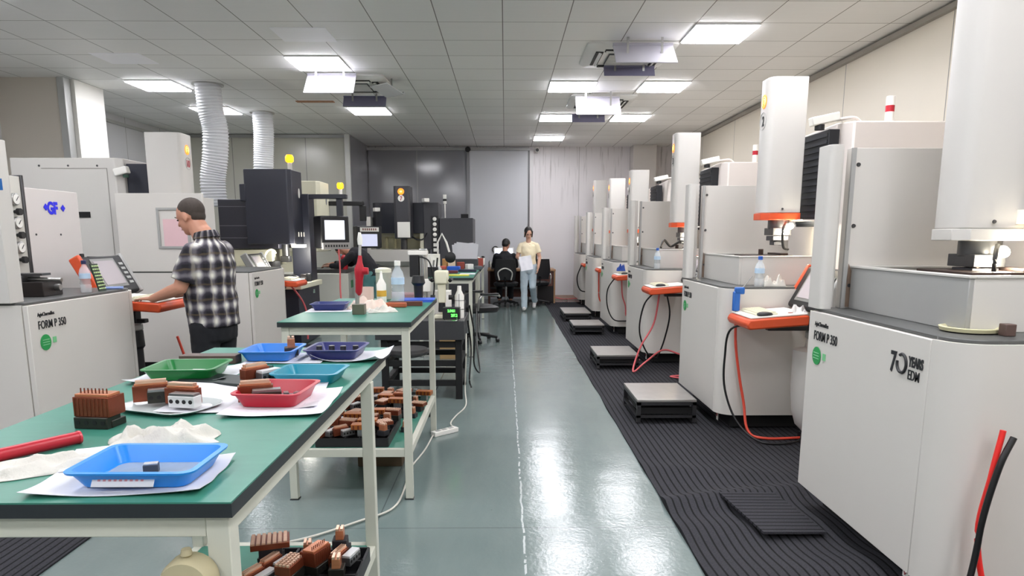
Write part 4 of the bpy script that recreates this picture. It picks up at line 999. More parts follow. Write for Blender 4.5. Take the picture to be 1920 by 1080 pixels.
# ---------------------------------------------------------------- lower shelf of the nearest bench
SA = .30
o = obj('parts_rack', B(), BLKP) if False else None
def rack(loc, w_, d_, nx, ny, lb, rz=0, h=.05):
    b_ = B().box(-w_/2, w_/2, -d_/2, d_/2, 0, .012)
    for i in range(nx+1): x = -w_/2+w_*i/nx; b_.box(x-.004, x+.004, -d_/2, d_/2, .0, h)
    for j_ in range(ny+1): y = -d_/2+d_*j_/ny; b_.box(-w_/2, w_/2, y-.004, y+.004, 0, h)
    o = obj('parts_crate', b_, pm('crate_black', '17171a', .5), loc=loc); o.rotation_euler[2] = rz; return tag(o, lb, 'crate', 'black gridded parts crates')
rack((-.655, 2.16, SA), .33, .30, 4, 3, 'black gridded crate on the lower shelf of the nearest bench')
SE = [(e_plate, -.80, 2.20, .3, 1.25, 'grooved shining copper plate electrode, back left of the bottom crate'), (e_plate, -.875, 2.08, .1, 1.0, 'brown ribbed copper block electrode, left end of the bottom crate'),
      (e_rail, -.76, 2.14, 1.2, 1, 'thin copper rail electrode behind the big grooved plate'), (e_grid, -.70, 2.09, -.25, 1, 'studded copper grid electrode in the middle of the bottom crate'),
      (e_small, -.68, 2.22, .2, 1, 'small dark electrode at the back middle of the bottom crate'), (e_small, -.575, 2.25, .1, 1, 'tall dark graphite electrode, backmost of the bottom crate'),
      (e_pins, -.625, 2.15, 1.2, 1, 'upright copper bar electrode right of the studded grid'), (e_rail, -.545, 2.19, 1.3, 1, 'reddish copper rail electrode at the right edge of the bottom crate'),
      (e_small, -.555, 2.11, .1, 1, 'grey holder with one small copper tip, front right of the bottom crate'), (e_rail, -.79, 2.05, 1.15, 1, 'copper ribbed electrode at the very front of the bottom crate'),
      (e_grid, -.94, 2.14, 1.3, 1, 'orange copper comb at the far left of the lower shelf')]
for f_, x, y, rz, s_, lb in SE:
    zz = SA+(.05 if abs(x+.655) < .16 else 0)
    if f_ is e_plate: f_((x, y, zz+(.03 if s_ > 1 else .0)), rz, lb, s_)
    elif f_ is e_small: f_((x, y, zz+(.035 if 'tall' in lb else 0)), rz, lb, HDARK if 'grey' in lb else GRAPH)
    else: f_((x, y, zz), rz, lb)
t = thing('graphite_riser', 'dark graphite riser under the backmost small electrode', 'block', (-.575, 2.25, SA+.05)); obj('riser_body', B().box(-.03, .03, -.03, .03, 0, .0345), GRAPH, t); 
t = thing('graphite_riser', 'dark graphite riser under the large grooved copper plate', 'block', (-.80, 2.20, SA+.05 if abs(-.80+.655) < .16 else SA)); obj('riser_body', B().box(-.035, .035, -.035, .035, 0, .0295), GRAPH, t)
# ---------------------------------------------------------------- lower shelf of the second bench
SB = .29
rack((-.855, 3.92, SB), .40, .46, 5, 5, 'large black gridded crate at the front of the second bench shelf')
rack((-.82, 4.50, SB), .40, .40, 5, 4, 'black gridded crate at the back of the second bench shelf')
protos = {}
def put(kind, f_, x, y, z, rz, lb):
    if kind not in protos: protos[kind] = f_((x, y, z), rz, lb)
    else: dup(protos[kind], (x, y, z), rz, lb)
rowsB = [3.75, 3.86, 3.98, 4.09, 4.36, 4.47, 4.58, 4.67]
rown = ['front row', 'second row', 'third row', 'fourth row', 'fifth row', 'sixth row', 'seventh row', 'back row']
coln = ['left end', 'left of middle', 'right of middle', 'right end']
kinds = [('rail', e_rail, 'ribbed rail'), ('wide', e_wide, 'amber slab'), ('plate', e_plate, 'grooved plate'), ('small', e_small, 'small tipped'), ('pins', e_pins, 'pin topped'), ('grid', e_grid, 'studded')]
seq = [0, 0, 1, 3, 4, 5, 1, 2, 0, 1, 5, 3, 3, 2, 1, 5, 0, 3, 2, 1, 2, 3, 1, 4, 3, 0, 2, 3, 5, 1, 3, 2]
q_ = 0
for ri, y in enumerate(rowsB):
    for ci, x in enumerate((-1.0, -.905, -.80, -.70)):
        k = kinds[seq[q_ % len(seq)]]; q_ += 1
        put(k[0], k[1], x+random.uniform(-.012, .012), y+random.uniform(-.01, .01), SB+.05, random.choice((.6, PI/2, 1.3, 1.2))+random.uniform(-.15, .15) if k[0] not in ('wide', 'pins') else random.uniform(-.12, .12),
            '%s copper electrode in the %s of the second bench shelf, %s' % (k[2], rown[ri], coln[ci]))
for x, y, kk, lb in ((-1.125, 3.72, 0, 'ribbed rail copper electrode outside the front crate, nearest left corner'), (-1.115, 3.86, 0, 'leaning copper electrode outside the front crate, second at the left'), (-1.11, 4.22, 2, 'grooved copper electrode at the left edge between the two crates'),
                     (-.60, 4.00, 3, 'small reddish electrode alone on the green shelf, nearest right'), (-.60, 4.32, 3, 'small reddish electrode alone on the green shelf, middle right'),
                     (-.585, 4.50, 2, 'round looking dark red electrode right of the back crate'), (-.58, 4.80, 1, 'T shaped brown electrode at the far right of the second bench shelf'), (-.62, 4.62, 3, 'small reddish electrode beyond the back crate at the right')):
    k = kinds[kk]; put(k[0], k[1], x, y, SB, random.uniform(-.3, .3)+(PI/2 if kk in (0,) else 0), lb)
o = obj('storage_box', B().box(-.14, .14, -.10, .10, 0, .16), pm('cardboard_dark', '5a4a38', .8, 0, .1), loc=(-.80, 4.3, .0), bev=.003); tag(o, 'brown box on the floor under the second bench', 'box')
o = obj('silver_tray', B().loft([rrect(.2, .1, .03, z=0), rrect(.24, .13, .04, z=.02), rrect(.235, .125, .04, z=.021), rrect(.19, .09, .03, z=.003)]), CHROME, loc=(-.66, 4.90, SB)); tag(o, 'shiny silver dish at the back of the second bench shelf', 'dish')
# ---------------------------------------------------------------- on the second bench
tray(-1.08, 4.25, TZ+.004, .22, .20, '23306e', 'tray_dark_blue', 'dark blue tray on the left of the second bench', .05)
sheet(-1.07, 4.20, TZ, .27, .22, 'white paper under the dark blue tray on the second bench', .1, .001)
t = thing('magnetic_stand', 'steel cube stand with red articulated arm and clear tip', 'indicator stand', (-.85, 3.99, TZ), 0)
obj('magnet_base', B().box(-.035, .035, -.03, .03, 0, .06), pm('olive_steel', '6c6a5c', .4, .5), t, .002)
obj('post', B().cyl((-.01, 0, .06), (-.008, 0, .13), .012), STEEL, t)
rb = B().lathe([(.010, .11), (.020, .13), (.022, .20), (.028, .235), (.03, .26), (.016, .30), (.010, .34)], (0, 0, 0), 14); rb.bm.transform(Matrix.Translation((-.008, 0, 0)) @ Matrix.Rotation(R(4), 4, 'Y')); obj('red_arm', rb, RED, t)
obj('arm_knob', B().lathe([(.02, -.05), (.026, -.03), (.02, .02)], (.04, 0, .25), 12, 'X'), RED, t)
obj('arm_tip', B().cyl((.014, 0, .33), (.018, 0, .40), .009), CHROME, t); obj('tip_clear', B().lathe([(.013, .40), (.015, .43), (.008, .47)], (.018, 0, 0), 14), WHITEPL, t)
crumple(-.86, 4.32, TZ, .26, .18, .08, 'pale heap of rags left of the steel cube stand', .1, 5, pm('rag_pinkish', 'dcc9bd', .9, 0, .2, 12))
crumple(-.74, 4.12, TZ, .18, .12, .04, 'white crumpled wipe right of the steel cube stand', .4, 12)
o = obj('orange_tool', B().box(-.12, .10, -.02, .02, .0, .03), pm('rusty_orange', 'a85536', .5), loc=(-.73, 4.38, TZ), bev=.006); tag(o, 'rusty orange bar behind the steel cube stand', 'bar')
o = obj('brown_bar', B().box(-.11, .11, -.02, .02, .0, .03), pm('brown_bar', '5c3326', .5), loc=(-.65, 4.47, TZ), bev=.002); tag(o, 'dark brown bar at the right front of the second bench', 'bar')
t = thing('blue_folder', 'bright blue folders stacked at the far right of the second bench', 'folder', (-.63, 4.80, TZ), .05)
for k in range(3): obj('folder_sheet', B().box(-.12+.01*k, .12+.008*k, -.09, .09, .006*k, .005+.006*k), pm('folder_blue', '3f63cf', .4), t)
def cup(x, y, z, r_, h_, m_, name, lb, cat, lid=None):
    t = thing(name, lb, cat, (x, y, z)); obj('body', B().lathe([(r_*.85, 0), (r_, .01), (r_, h_), (r_*.9, h_), (r_*.9, .012)], (0, 0, 0), 20), m_, t)
    if lid: obj('lid', B().lathe([(r_*1.04, h_*.98), (r_*1.04, h_+.02), (r_*.5, h_+.03)], (0, 0, 0), 20), lid, t)
    return t
cup(-.91, 4.50, TZ, .05, .12, pm('pinkish_cup', 'cfb9ae', .5), 'paper_cup', 'pinkish paper cup on the second bench behind the rags', 'cup')
t = thing('squeeze_bottle', 'white squeeze bottle with yellow label on the second bench', 'bottle', (-.83, 4.62, TZ)); obj('bottle_body', B().lathe([(.03, 0), (.032, .01), (.032, .13), (.012, .17), (.006, .22)], (0, 0, 0), 18), WHITEPL, t); obj('yellow_label', B().lathe([(.0328, .05), (.0328, .09)], (0, 0, 0), 18), pm('label_yellow', 'd8a940', .5), t)
cup(-.86, 4.88, TZ, .055, .2, glassy('clear_jar', 'c8c8b8', .1, .5), 'glass_jar', 'tall clear jar with pale lid on the second bench', 'jar', CREAM)
bottle((-.735, 4.72, TZ), 1.35, 'large clear bottle with white flip top on the second bench', 'white', liquid=True)
o = obj('black_gadget', B().lathe([(.03, 0), (.034, .1), (.05, .12), (.04, .17)], (0, 0, 0), 16), BLKP, loc=(-.62, 4.98-.06, TZ)); tag(o, 'black gadget behind the large clear bottle', 'gadget')
# ================================================================ granite table, stool, instruments
t = thing('granite_table', 'dark grey granite measuring table on a black steel frame', 'measuring table', (-.745, 6.28, 0))
obj('granite_slab', B().box(-.40, .385, -.30, .42, .545, .715), pm('granite_dark', '37383b', .35, 0, .15, 40), t, .004)
for x in (-.36, .30):
    for y in (-.26, .34): obj('leg', B().box(x, x+.06, y, y+.06, 0, .545), BLACK, t, .003)
for z in (.12, .30, .47):
    for y in (-.25, .35): obj('cross_bar', B().box(-.30, .30, y, y+.04, z, z+.05), BLACK, t)
    for x in (-.355, .305): obj('cross_bar', B().box(x, x+.05, -.20, .34, z, z+.05), BLACK, t)
t = thing('round_stool', 'black round stool with chrome pole behind the second bench', 'stool', (-.78, 5.42, 0))
obj('seat', B().lathe([(.10, .50), (.16, .52), (.165, .54), (.155, .565), (.10, .57)], (0, 0, 0), 28), BLKP, t); obj('seat_trim', B().lathe([(.166, .525), (.168, .535), (.166, .545)], (0, 0, 0), 28), STEELD, t)
obj('pole', B().cyl((0, 0, .1), (0, 0, .50), .022), CHROME, t); obj('foot_ring', B().tube([(p[0], p[1], .2) for p in arc(0, 0, .13, 0, 345, 23)], .008, 6, True), CHROME, t)
for k in range(5):
    a = 2*PI*k/5; obj('leg', B().cyl((0, 0, .1), (.16*math.cos(a), .16*math.sin(a), .03), .015, .01), BLKP, t)
    obj('caster', B().ball((.16*math.cos(a), .16*math.sin(a), .02), .02, 6), BLKP, t)
GZ = .715
t = thing('height_gauge', 'tall silver column gauge with black head, on the granite table', 'gauge', (-.80, 6.45, GZ))
obj('base', B().box(-.09, .09, -.08, .08, 0, .05), STEEL, t, .006); obj('column', B().box(-.0, .075, -.03, .03, .05, .62), STEEL, t, .01); obj('column', B().cyl((.04, 0, .05), (.04, 0, .60), .035, n=16), CHROME, t)
obj('head', B().box(-.085, .0, -.05, .04, .36, .56), BLKP, t, .005); obj('head_frame', B().box(-.10, .08, -.045, .05, .56, .60), WHITEPL, t, .005)
hs = B().tube(curve_pts([(.0, -.05, .55), (.1, -.06, .5), (.14, -.05, .3), (.12, -.05, .1)], 6), .007); obj('cable', hs, BLKP, t)
obj('carriage', B().box(-.04, .11, -.06, .0, .22, .34), WHITEPL, t, .008)
t = thing('desk_microscope', 'white stereo microscope with black knobs on the granite table', 'microscope', (-.57, 6.18, GZ))
obj('body', B().prism([(-.06, -.05), (.06, -.05), (.06, .08), (-.06, .08)], .31, .43), CREAM, t, .015); obj('neck', B().box(-.035, .035, -.03, .04, .14, .31), CREAM, t, .01)
for x in (-.09, .09): obj('focus_knob', B().lathe([(.022, -.02), (.022, .02)], (x*.9, 0, .19), 14, 'X'), BLKP, t)
for x in (-.075, .075): obj('eyepiece', B().cyl((x, -.05, .34), (x*1.3, -.07, .36), .016), BLKP, t)
obj('objective', B().cyl((0, 0, .06), (0, 0, .14), .035, .03, n=16), BLKP, t); obj('stand', B().box(-.02, .02, .06, .1, 0, .35), CREAM, t, .004); obj('foot', B().box(-.07, .07, -.05, .11, 0, .03), CREAM, t, .006)
t = thing('digital_readout', 'small black readout box with green digits at the front of the granite table', 'display', (-.475, 6.02, GZ), -.05)
obj('case', B().box(-.075, .075, -.02, .06, .012, .115), BLKP, t, .004); obj('stand_wire', B().tube(curve_pts([(-.05, -.02, .02), (-.05, -.05, .004), (.05, -.05, .004), (.05, -.02, .02)], 5), .003), CHROME, t)
gd = pm('green_digits', '50e060', .4, emit='58ff50', es=1.5)
for j_, s_ in enumerate(('2.0461', '287.2')): text('digits', s_, .034, gd, t, (-.03 if j_ == 0 else .0, -.0215, .075-.04*j_), (PI/2, 0, 0), .75, .001)
t = thing('spray_bottle', 'slim white bottle with black frame lines beside the green readout', 'bottle', (-.415, 6.22, GZ)); obj('bottle_body', B().lathe([(.04, 0), (.042, .02), (.042, .20), (.02, .25), (.018, .29)], (0, 0, 0), 18), WHITEPL, t)
rg = B()
for z in (.08, .16): rg.tube([(p[0], p[1], z) for p in arc(0, 0, .0435, 0, 345, 23)], .002, 4, True)
rg.cyl((0, -.044, .02), (0, -.044, .22), .002); obj('wire_holder', rg, BLACK, t)
o = obj('instrument_case', B().box(-.13, .13, -.08, .08, 0, .07), pm('pink_grey_case', '8c6f72', .5), loc=(-.93, 6.18, GZ+.16), bev=.01); tag(o, 'dusty pink flat case stacked left of the microscope', 'case')
o = obj('white_carton', B().box(-.14, .14, -.09, .09, 0, .16), WHITEPL, loc=(-.93, 6.18, GZ), bev=.004); tag(o, 'white carton under the dusty pink case', 'box')
o = obj('white_carton', B().box(-.08, .08, -.08, .08, 0, .22), WHITEPL, loc=(-.60, 6.58, GZ), bev=.004); tag(o, 'white carton standing behind the microscope', 'box')
# ---------------------------------------------------------------- clutter on the long bench
CZ = .96
def simple(name, b_, m_, loc, lb, cat, bev=.003, rz=0, grp=None):
    o = obj(name, b_, m_, loc=loc, bev=bev); o.rotation_euler[2] = rz; return tag(o, lb, cat, grp)
simple('yellow_folder', B().box(-.13, .15, -.10, .10, 0, .012), pm('folder_yellow', 'd8d24a', .5), (-.60, 8.62, CZ), 'yellow folder at the near right of the long bench', 'folder')
simple('cream_pad', B().box(-.14, .12, -.12, .12, 0, .016), CREAM, (-.88, 8.6, CZ), 'cream pad left of the yellow folder', 'pad')
simple('white_sheet', B().box(-.1, .1, -.12, .12, 0, .006), PAPER, (-.49, 9.0, CZ), 'white sheet beside the yellow folder', 'paper')
simple('blue_box', B().box(-.09, .09, -.07, .07, 0, .07), pm('box_blue', '1f5fd0', .4), (-.72, 9.7, CZ), 'bright blue box on the long bench', 'box', .01)
simple('dark_red_case', B().box(-.17, .17, -.06, .06, 0, .035), pm('case_maroon', '6d3038', .5), (-.80, 9.2, CZ), 'maroon flat case on the long bench', 'case')
simple('navy_tray', B().box(-.12, .12, -.1, .1, 0, .03), pm('navy_dark', '1d2038', .5), (-.52, 9.6, CZ), 'dark flat tray right of the bright blue box', 'tray')
t = thing('magnifier_lamp', 'white armed magnifier lamp with black round head on the long bench', 'lamp', (-.92, 9.5, CZ)); obj('base', B().cyl((0, 0, 0), (0, 0, .02), .07), WHITEPL, t)
obj('arm', B().tube([(0, 0, .02), (.0, 0, .40), (.06, 0, .52), (.12, 0, .40), (.16, 0, .26)], .014), WHITEPL, t); obj('lamp_head', B().lathe([(.03, -.05), (.075, -.03), (.075, .02), (.05, .04)], (.17, 0, .20), 18, 'Y'), BLKP, t)
t = thing('desk_printer', 'white printer like box with sheets standing up on the long bench', 'printer', (-.62, 10.75, CZ)); obj('body', B().box(-.2, .2, -.12, .12, 0, .14), CHAR, t, .01)
for k in range(3): pb = B().t(Matrix.Rotation(R(-12+8*k), 4, 'X') @ Matrix.Rotation(R(6*k-6), 4, 'Y')); pb.box(-.17, .17, .02*k, .02*k+.003, .12, .38); obj('paper_sheet', pb, PAPER, t)
cols = [('c95f52', 'reddish'), ('e0c9b0', 'pale pink'), ('8c3b30', 'dark red'), ('e8e8e4', 'white'), ('555a62', 'slate grey'), ('c08a52', 'tan'), ('39506e', 'steel blue'), ('dcd8c8', 'ivory'), ('2a2a2e', 'black'), ('a9463a', 'brick red')]
for k, (c_, n_) in enumerate(cols):
    x = -.92+.13*(k % 5); y = 10.25+.28*(k//5)+.9*(k//5)*.3
    h_ = .05+.03*(k*7 % 4)
    if abs(x+.62) < .22 and 10.55 < y < 10.95: y = 11.1
    simple('small_box', B().box(-.05, .05, -.04, .04, 0, h_), pm('box_'+n_.replace(' ', '_'), c_, .5), (x, y, CZ), '%s small box among the parts on the far half of the long bench' % n_, 'box', .006, .2*k, 'small boxes on the long bench')
for k in range(5):
    bt = cup(-.46+.02*k, 11.2+.17*k, CZ, .03, .10+.02*(k % 3), (WHITEPL, pm('amber_jar', '8a5a2a', .3), STEEL, pm('red_jar', 'a83a30', .4), WHITEPL)[k], 'small_jar', ('white', 'amber', 'steel', 'red', 'second white')[k]+' small jar at the far right edge of the long bench', 'jar', (BLKP, WHITEPL, None, BLKP, BLKP)[k])
t = thing('tool_rack', 'dark rack of upright tools at the left of the long bench', 'rack', (-.93, 8.35, CZ))
obj('rack_body', B().box(-.08, .12, -.06, .06, 0, .12), BLKP, t, .004)
for k in range(5): obj('tool', B().cyl((-.06+.04*k, .01, .1), (-.065+.045*k, .0, .2+.03*(k % 3)), .01), (STEEL, BLKP, WHITEPL, STEEL, BLKP)[k], t)
simple('white_canister', B().cyl((0, 0, 0), (0, 0, .26), .09, n=22), WHITEPL, (-.93, 8.95, CZ), 'white round canister at the left of the long bench', 'canister')
simple('crumpled_bag', B().ball((0, 0, .06), (.11, .09, .06), 8), glassy('bag_clear', 'd8d8da', .2, .7), (-.90, 8.63, CZ+.016), 'pale crumpled plastic bag on the cream pad', 'bag', 0)
simple('dark_server_box', B().box(-.20, .20, -.3, .3, 0, .62), CHAR, (-.72, 8.75, 0.0), 'dark grey cabinet standing under the near part of the long bench', 'cabinet', .01)
simple('dark_server_box', B().box(-.12, .12, -.3, .3, 0, .6), BLKP, (-.83, 9.62, 0.0), 'black cabinet standing under the long bench', 'cabinet', .01)
simple('cardboard_box', B().box(-.12, .12, -.14, .14, 0, .24), pm('cardboard', '9a7f58', .8), (-.66, 8.2, 0), 'small cardboard box on the floor beneath the long bench front', 'box')
# ================================================================ desk at the back
t = thing('wooden_desk', 'brown wooden office desk against the back wall', 'desk', (.37, 15.2, 0))
WD = pm('desk_top_wood', 'a8825f', .45, 0, .1, 8, stretch=(1, 6, 1)); WDK = pm('desk_panel_wood', '6b4238', .5, 0, .1, 6)
obj('desk_top', B().box(-.75, .72, -.35, .36, .70, .74), WD, t, .004); obj('side_panel', B().box(-.74, -.70, -.33, .34, 0, .70), WDK, t); obj('side_panel', B().box(.68, .715, -.33, .34, 0, .70), WD, t)
obj('back_panel', B().box(-.70, .68, .2, .22, .1, .70), WDK, t); obj('pedestal', B().box(.25, .68, -.30, .15, .03, .69), pm('pedestal_black', '1d1718', .5), t, .004)
obj('desk_bar', B().box(-.70, .25, .12, .16, .28, .32), pm('bar_grey', '8b8888', .4), t)
for k in range(2): o = obj('drawer', B().box(.27, .66, -.315, -.30, .38+.16*k, .53+.16*k), WDK, t, .003)
DZ = .74
t = thing('desk_monitor', 'white lit computer monitor on the brown desk', 'monitor', (-.03, 15.25, DZ)); obj('monitor_case', B().box(-.22, .22, 0, .05, .10, .46), WHITEPL, t, .006); obj('monitor_screen', B().box(-.20, .20, -.004, 0, .13, .44), SCREENM, t); obj('monitor_stand', B().box(-.05, .05, .02, .06, 0, .12), WHITEPL, t); obj('monitor_foot', B().box(-.10, .10, -.06, .1, 0, .012), WHITEPL, t)
t = thing('desk_monitor', 'second monitor standing dark behind the walking woman', 'monitor', (.62, 15.3, DZ)); obj('monitor_case', B().box(-.09, .09, 0, .04, .05, .32), BLKP, t, .006); obj('monitor_foot', B().box(-.06, .06, -.04, .08, 0, .05), BLKP, t)
for k, (x, r_, h_, m_, n_) in enumerate(((-.33, .035, .14, STEEL, 'steel flask'), (-.23, .04, .16, STEELD, 'dark flask'), (.80, .03, .2, WHITEPL, 'white bottle'), (.72, .035, .13, CHAR, 'charcoal mug'), (.90, .04, .07, pm('mug_tan', 'b79a80', .5), 'tan mug'), (-.14, .03, .12, BLKP, 'black tin'))):
    simple('flask', B().lathe([(r_, 0), (r_, h_), (r_*.6, h_+.02), (r_*.6, h_+.04)], (0, 0, 0), 16), m_, (x, 15.1+.05*(k % 2), DZ), n_+' on the brown desk', 'flask', 0)
for k in range(5): simple('small_box', B().box(-.03, .03, -.03, .03, 0, .04+.02*(k % 3)), (WD, CHAR, pm('ochre', 'a98b4a', .5), BLKP, WHITEPL)[k], (-.34+.07*k, 14.95, DZ), ('wooden', 'charcoal', 'ochre', 'black', 'white')[k]+' little box at the left front of the brown desk', 'box', .003, .1*k)
simple('headset_hook', B().tube([(p[0], 0, p[1]) for p in arc(0, 0, .07, 0, 345, 20)], .012, 6, True), BLKP, (-.22, 15.93, 1.14), 'black round headset hanging on the pale grey back panel', 'headset', 0)
def officechair(loc, rz, lb, arms=True, back=True, white=False):
    t = thing('office_chair', lb, 'chair', loc, rz, 'office chairs on castors')
    obj('seat', B().loft([rrect(.44, .44, .1, z=.42), rrect(.50, .48, .12, z=.45), rrect(.50, .48, .12, z=.49), rrect(.42, .40, .1, z=.51)]), BLKP, t)
    obj('gas_lift', B().cyl((0, 0, .1), (0, 0, .42), .025), CHROME, t)
    for k in range(5):
        a = 2*PI*k/5+.3; obj('leg', B().cyl((0, 0, .11), (.27*math.cos(a), .27*math.sin(a), .07), .025, .018), BLKP, t)
        obj('caster', B().lathe([(.028, -.02), (.028, .02)], (.27*math.cos(a), .27*math.sin(a), .03), 12, 'Y'), BLKP, t)
    if arms:
        for s_ in (-1, 1): obj('armrest', B().tube(curve_pts([(s_*.27, .12, .46), (s_*.29, .10, .62), (s_*.28, .02, .67), (s_*.28, -.16, .66), (s_*.28, -.2, .64)], 5), .016), STEEL if not white else BLKP, t)
        for s_ in (-1, 1): obj('arm_pad', B().box(s_*.28-.03, s_*.28+.03, -.18, .08, .665, .69), BLKP, t, .01)
    if back:
        bk = B().loft([rrect(.40, .05, .02, z=.56, cy=.25), rrect(.46, .06, .025, z=.75, cy=.27), rrect(.40, .05, .02, z=.98, cy=.29)]); obj('backrest', bk, BLKP, t)
        obj('back_support', B().tube(curve_pts([(0, .15, .44), (0, .28, .46), (0, .30, .62)], 5), .02), BLKP, t)
        if white: obj('white_back_loop', B().tube(curve_pts([(-.12, .29, .56), (-.14, .33, .72), (0, .34, .80), (.14, .33, .72), (.12, .29, .56)], 6), .014), WHITEPL, t)
    return t
officechair((-.37, 9.45, 0), 2.0, 'black office chair half under the long bench, castors on the aisle floor', back=False)
officechair((.02, 14.35, 0), PI*.98, 'black office chair with white back loop under the seated person', white=True, arms=False)
officechair((.66, 14.55, 0), .2+PI, 'black office chair pushed to the desk behind the woman', arms=True)
# ================================================================ platforms on the mat
def step(loc, lb, w_=.46, d_=.62, h_=.19, rails=True):
    t = thing('step_platform', lb, 'step', loc, 0, 'low metal step platforms')
    m_ = pm('worn_steel_plate', 'a3a09c', .38, .6, .12, 14, .15)
    obj('top_plate', B().box(0, w_, 0, d_, h_-.02, h_), m_, t, .003)
    fr = B()
    for q in ((0, w_, 0, .025), (0, w_, d_-.025, d_), (0, .025, .025, d_-.025), (w_-.025, w_, .025, d_-.025)): fr.box(*q, h_-.045, h_-.02); fr.box(*q, .045, .065)
    obj('frame', fr, STEELD, t)
    for x in (0, w_-.03):
        for y in (0, d_-.03): obj('leg', B().box(x, x+.03, y, y+.03, .01, h_-.02), STEELD, t)
    obj('under_tray', B().box(.03, w_-.03, .03, d_-.03, .07, .12), BLACK, t)
    return t
step((1.02, 5.15, .012), 'nearest low metal step platform, in front of machine number 2')
step((1.0, 7.35, .012), 'second low metal step platform from the camera', h_=.16)
step((1.0, 10.0, .012), 'third low metal step platform from the camera', h_=.15)
step((1.0, 11.6, .012), 'farthest low metal step platform', d_=.9, h_=.15)
# ================================================================ hoses, cables, small items on the right
def hose(name, pts, r_, m_, lb, cat='hose', grp=None):
    p0 = Vector(pts[0]); o = obj(name, B().tube(curve_pts([Vector(p)-p0 for p in pts], 7), r_, 8), m_, loc=p0, ang=80)
    return tag(o, lb, cat, grp)
HRED = pm('hose_orange_red', 'e0503c', .4); HBLK = pm('cable_black', '121214', .4); HPINK = pm('hose_pink_red', 'd8656a', .45)
HG = 'hoses and cables hanging on the right machines'
# machine number 2, near side face at y = 4.93
hose('air_hose', [(1.66, 4.89, .94), (1.66, 4.87, .7), (1.70, 4.87, .45), (1.74, 4.86, .25), (1.76, 4.80, .06), (1.85, 4.72, .022), (2.2, 4.74, .022)], .010, HRED, 'orange red air hose hanging from the blue air gun on machine number 2', grp=HG)
hose('cable', [(1.72, 4.60, .86), (1.60, 4.80, .80), (1.585, 4.86, .6), (1.60, 4.87, .35), (1.68, 4.80, .12), (1.80, 4.62, .022), (2.05, 4.62, .03), (2.15, 4.8, .06)], .008, HBLK, 'black cable looping from the tray of machine number 2 to the floor', 'cable', HG)
t = thing('air_blow_gun', 'blue plastic air gun hanging on the corner of machine number 2', 'air gun', (1.655, 4.88, 1.0)); GB = pm('gun_blue', '2763b4', .4)
obj('grip', B().box(-.03, .02, -.02, .01, -.08, .06), GB, t, .008); obj('head', B().box(-.02, .05, -.02, .01, .04, .09), GB, t, .008); obj('nozzle', B().cyl((.03, -.005, .08), (.10, -.01, .17), .004), STEEL, t); obj('connector', B().cyl((0, -.005, -.08), (.005, -.005, -.12), .012), STEEL, t)
# machine number 3
hose('cable', [(1.62, 7.40, .86), (1.52, 7.48, .7), (1.50, 7.58, .4), (1.60, 7.62, .15), (1.72, 7.64, .08)], .009, HBLK, 'black cable on the left below the tray of the third machine', 'cable', HG)
hose('cable', [(1.72, 7.30, .86), (1.80, 7.45, .6), (1.78, 7.58, .3), (1.72, 7.64, .08)], .009, HBLK, 'black cable on the right below the tray of the third machine', 'cable', HG)
hose('air_hose', [(1.66, 7.35, .86), (1.64, 7.50, .5), (1.48, 7.40, .25), (1.36, 7.15, .03), (1.5, 7.2, .12), (1.75, 7.5, .2), (1.95, 7.5, .15)], .010, HPINK, 'pink red hose from the third machine looping over the mat', grp=HG)
hose('air_hose', [(1.9, 6.75, .022), (1.7, 6.9, .024), (1.95, 6.98, .022)], .009, HPINK, 'short red hose lying on the mat beside machine number 2', grp=HG)
# machine number 4
hose('cable', [(1.58, 9.72, .90), (1.47, 9.82, .7), (1.48, 9.9, .45), (1.58, 9.95, .25), (1.75, 9.97, .22), (1.95, 9.97, .24)], .009, HBLK, 'black cable curving on the side of the fourth machine', 'cable', HG)
hose('air_hose', [(1.66, 9.8, .85), (1.70, 9.93, .6), (1.75, 9.95, .45), (1.76, 9.95, .3)], .010, HPINK, 'pink hose below the tray of the fourth machine', grp=HG)
crumple(1.66, 9.85, .955, .12, .12, .12, 'blue rag on the orange tray of the fourth machine', 0, 4, pm('rag_blue', '2c4c9a', .9))
hose('air_hose', [(1.62, 11.9, .85), (1.64, 12.02, .6), (1.66, 12.03, .35), (1.8, 12.05, .2)], .012, HRED, 'red hose hanging from the tray of the fifth machine', grp=HG)
hose('cable', [(1.56, 14.1, .86), (1.48, 14.15, .6), (1.55, 14.2, .35), (1.75, 14.22, .3)], .012, HBLK, 'black cable hanging from the tray of the farthest machine', 'cable', HG)
hose('air_hose', [(.75, 15.8, .02), (1.1, 15.7, .06), (1.3, 15.75, .02), (1.4, 15.5, .04), (1.45, 15.72, .02), (1.7, 15.8, .03)], .012, HPINK, 'tangled red hose on the floor along the back wall', grp=HG)
hose('air_hose', [(1.48, 8.1, .022), (1.33, 8.0, .025), (1.42, 7.85, .022), (1.56, 7.82, .03)], .009, HPINK, 'small red hose loop on the mat by the third machine', grp=HG)
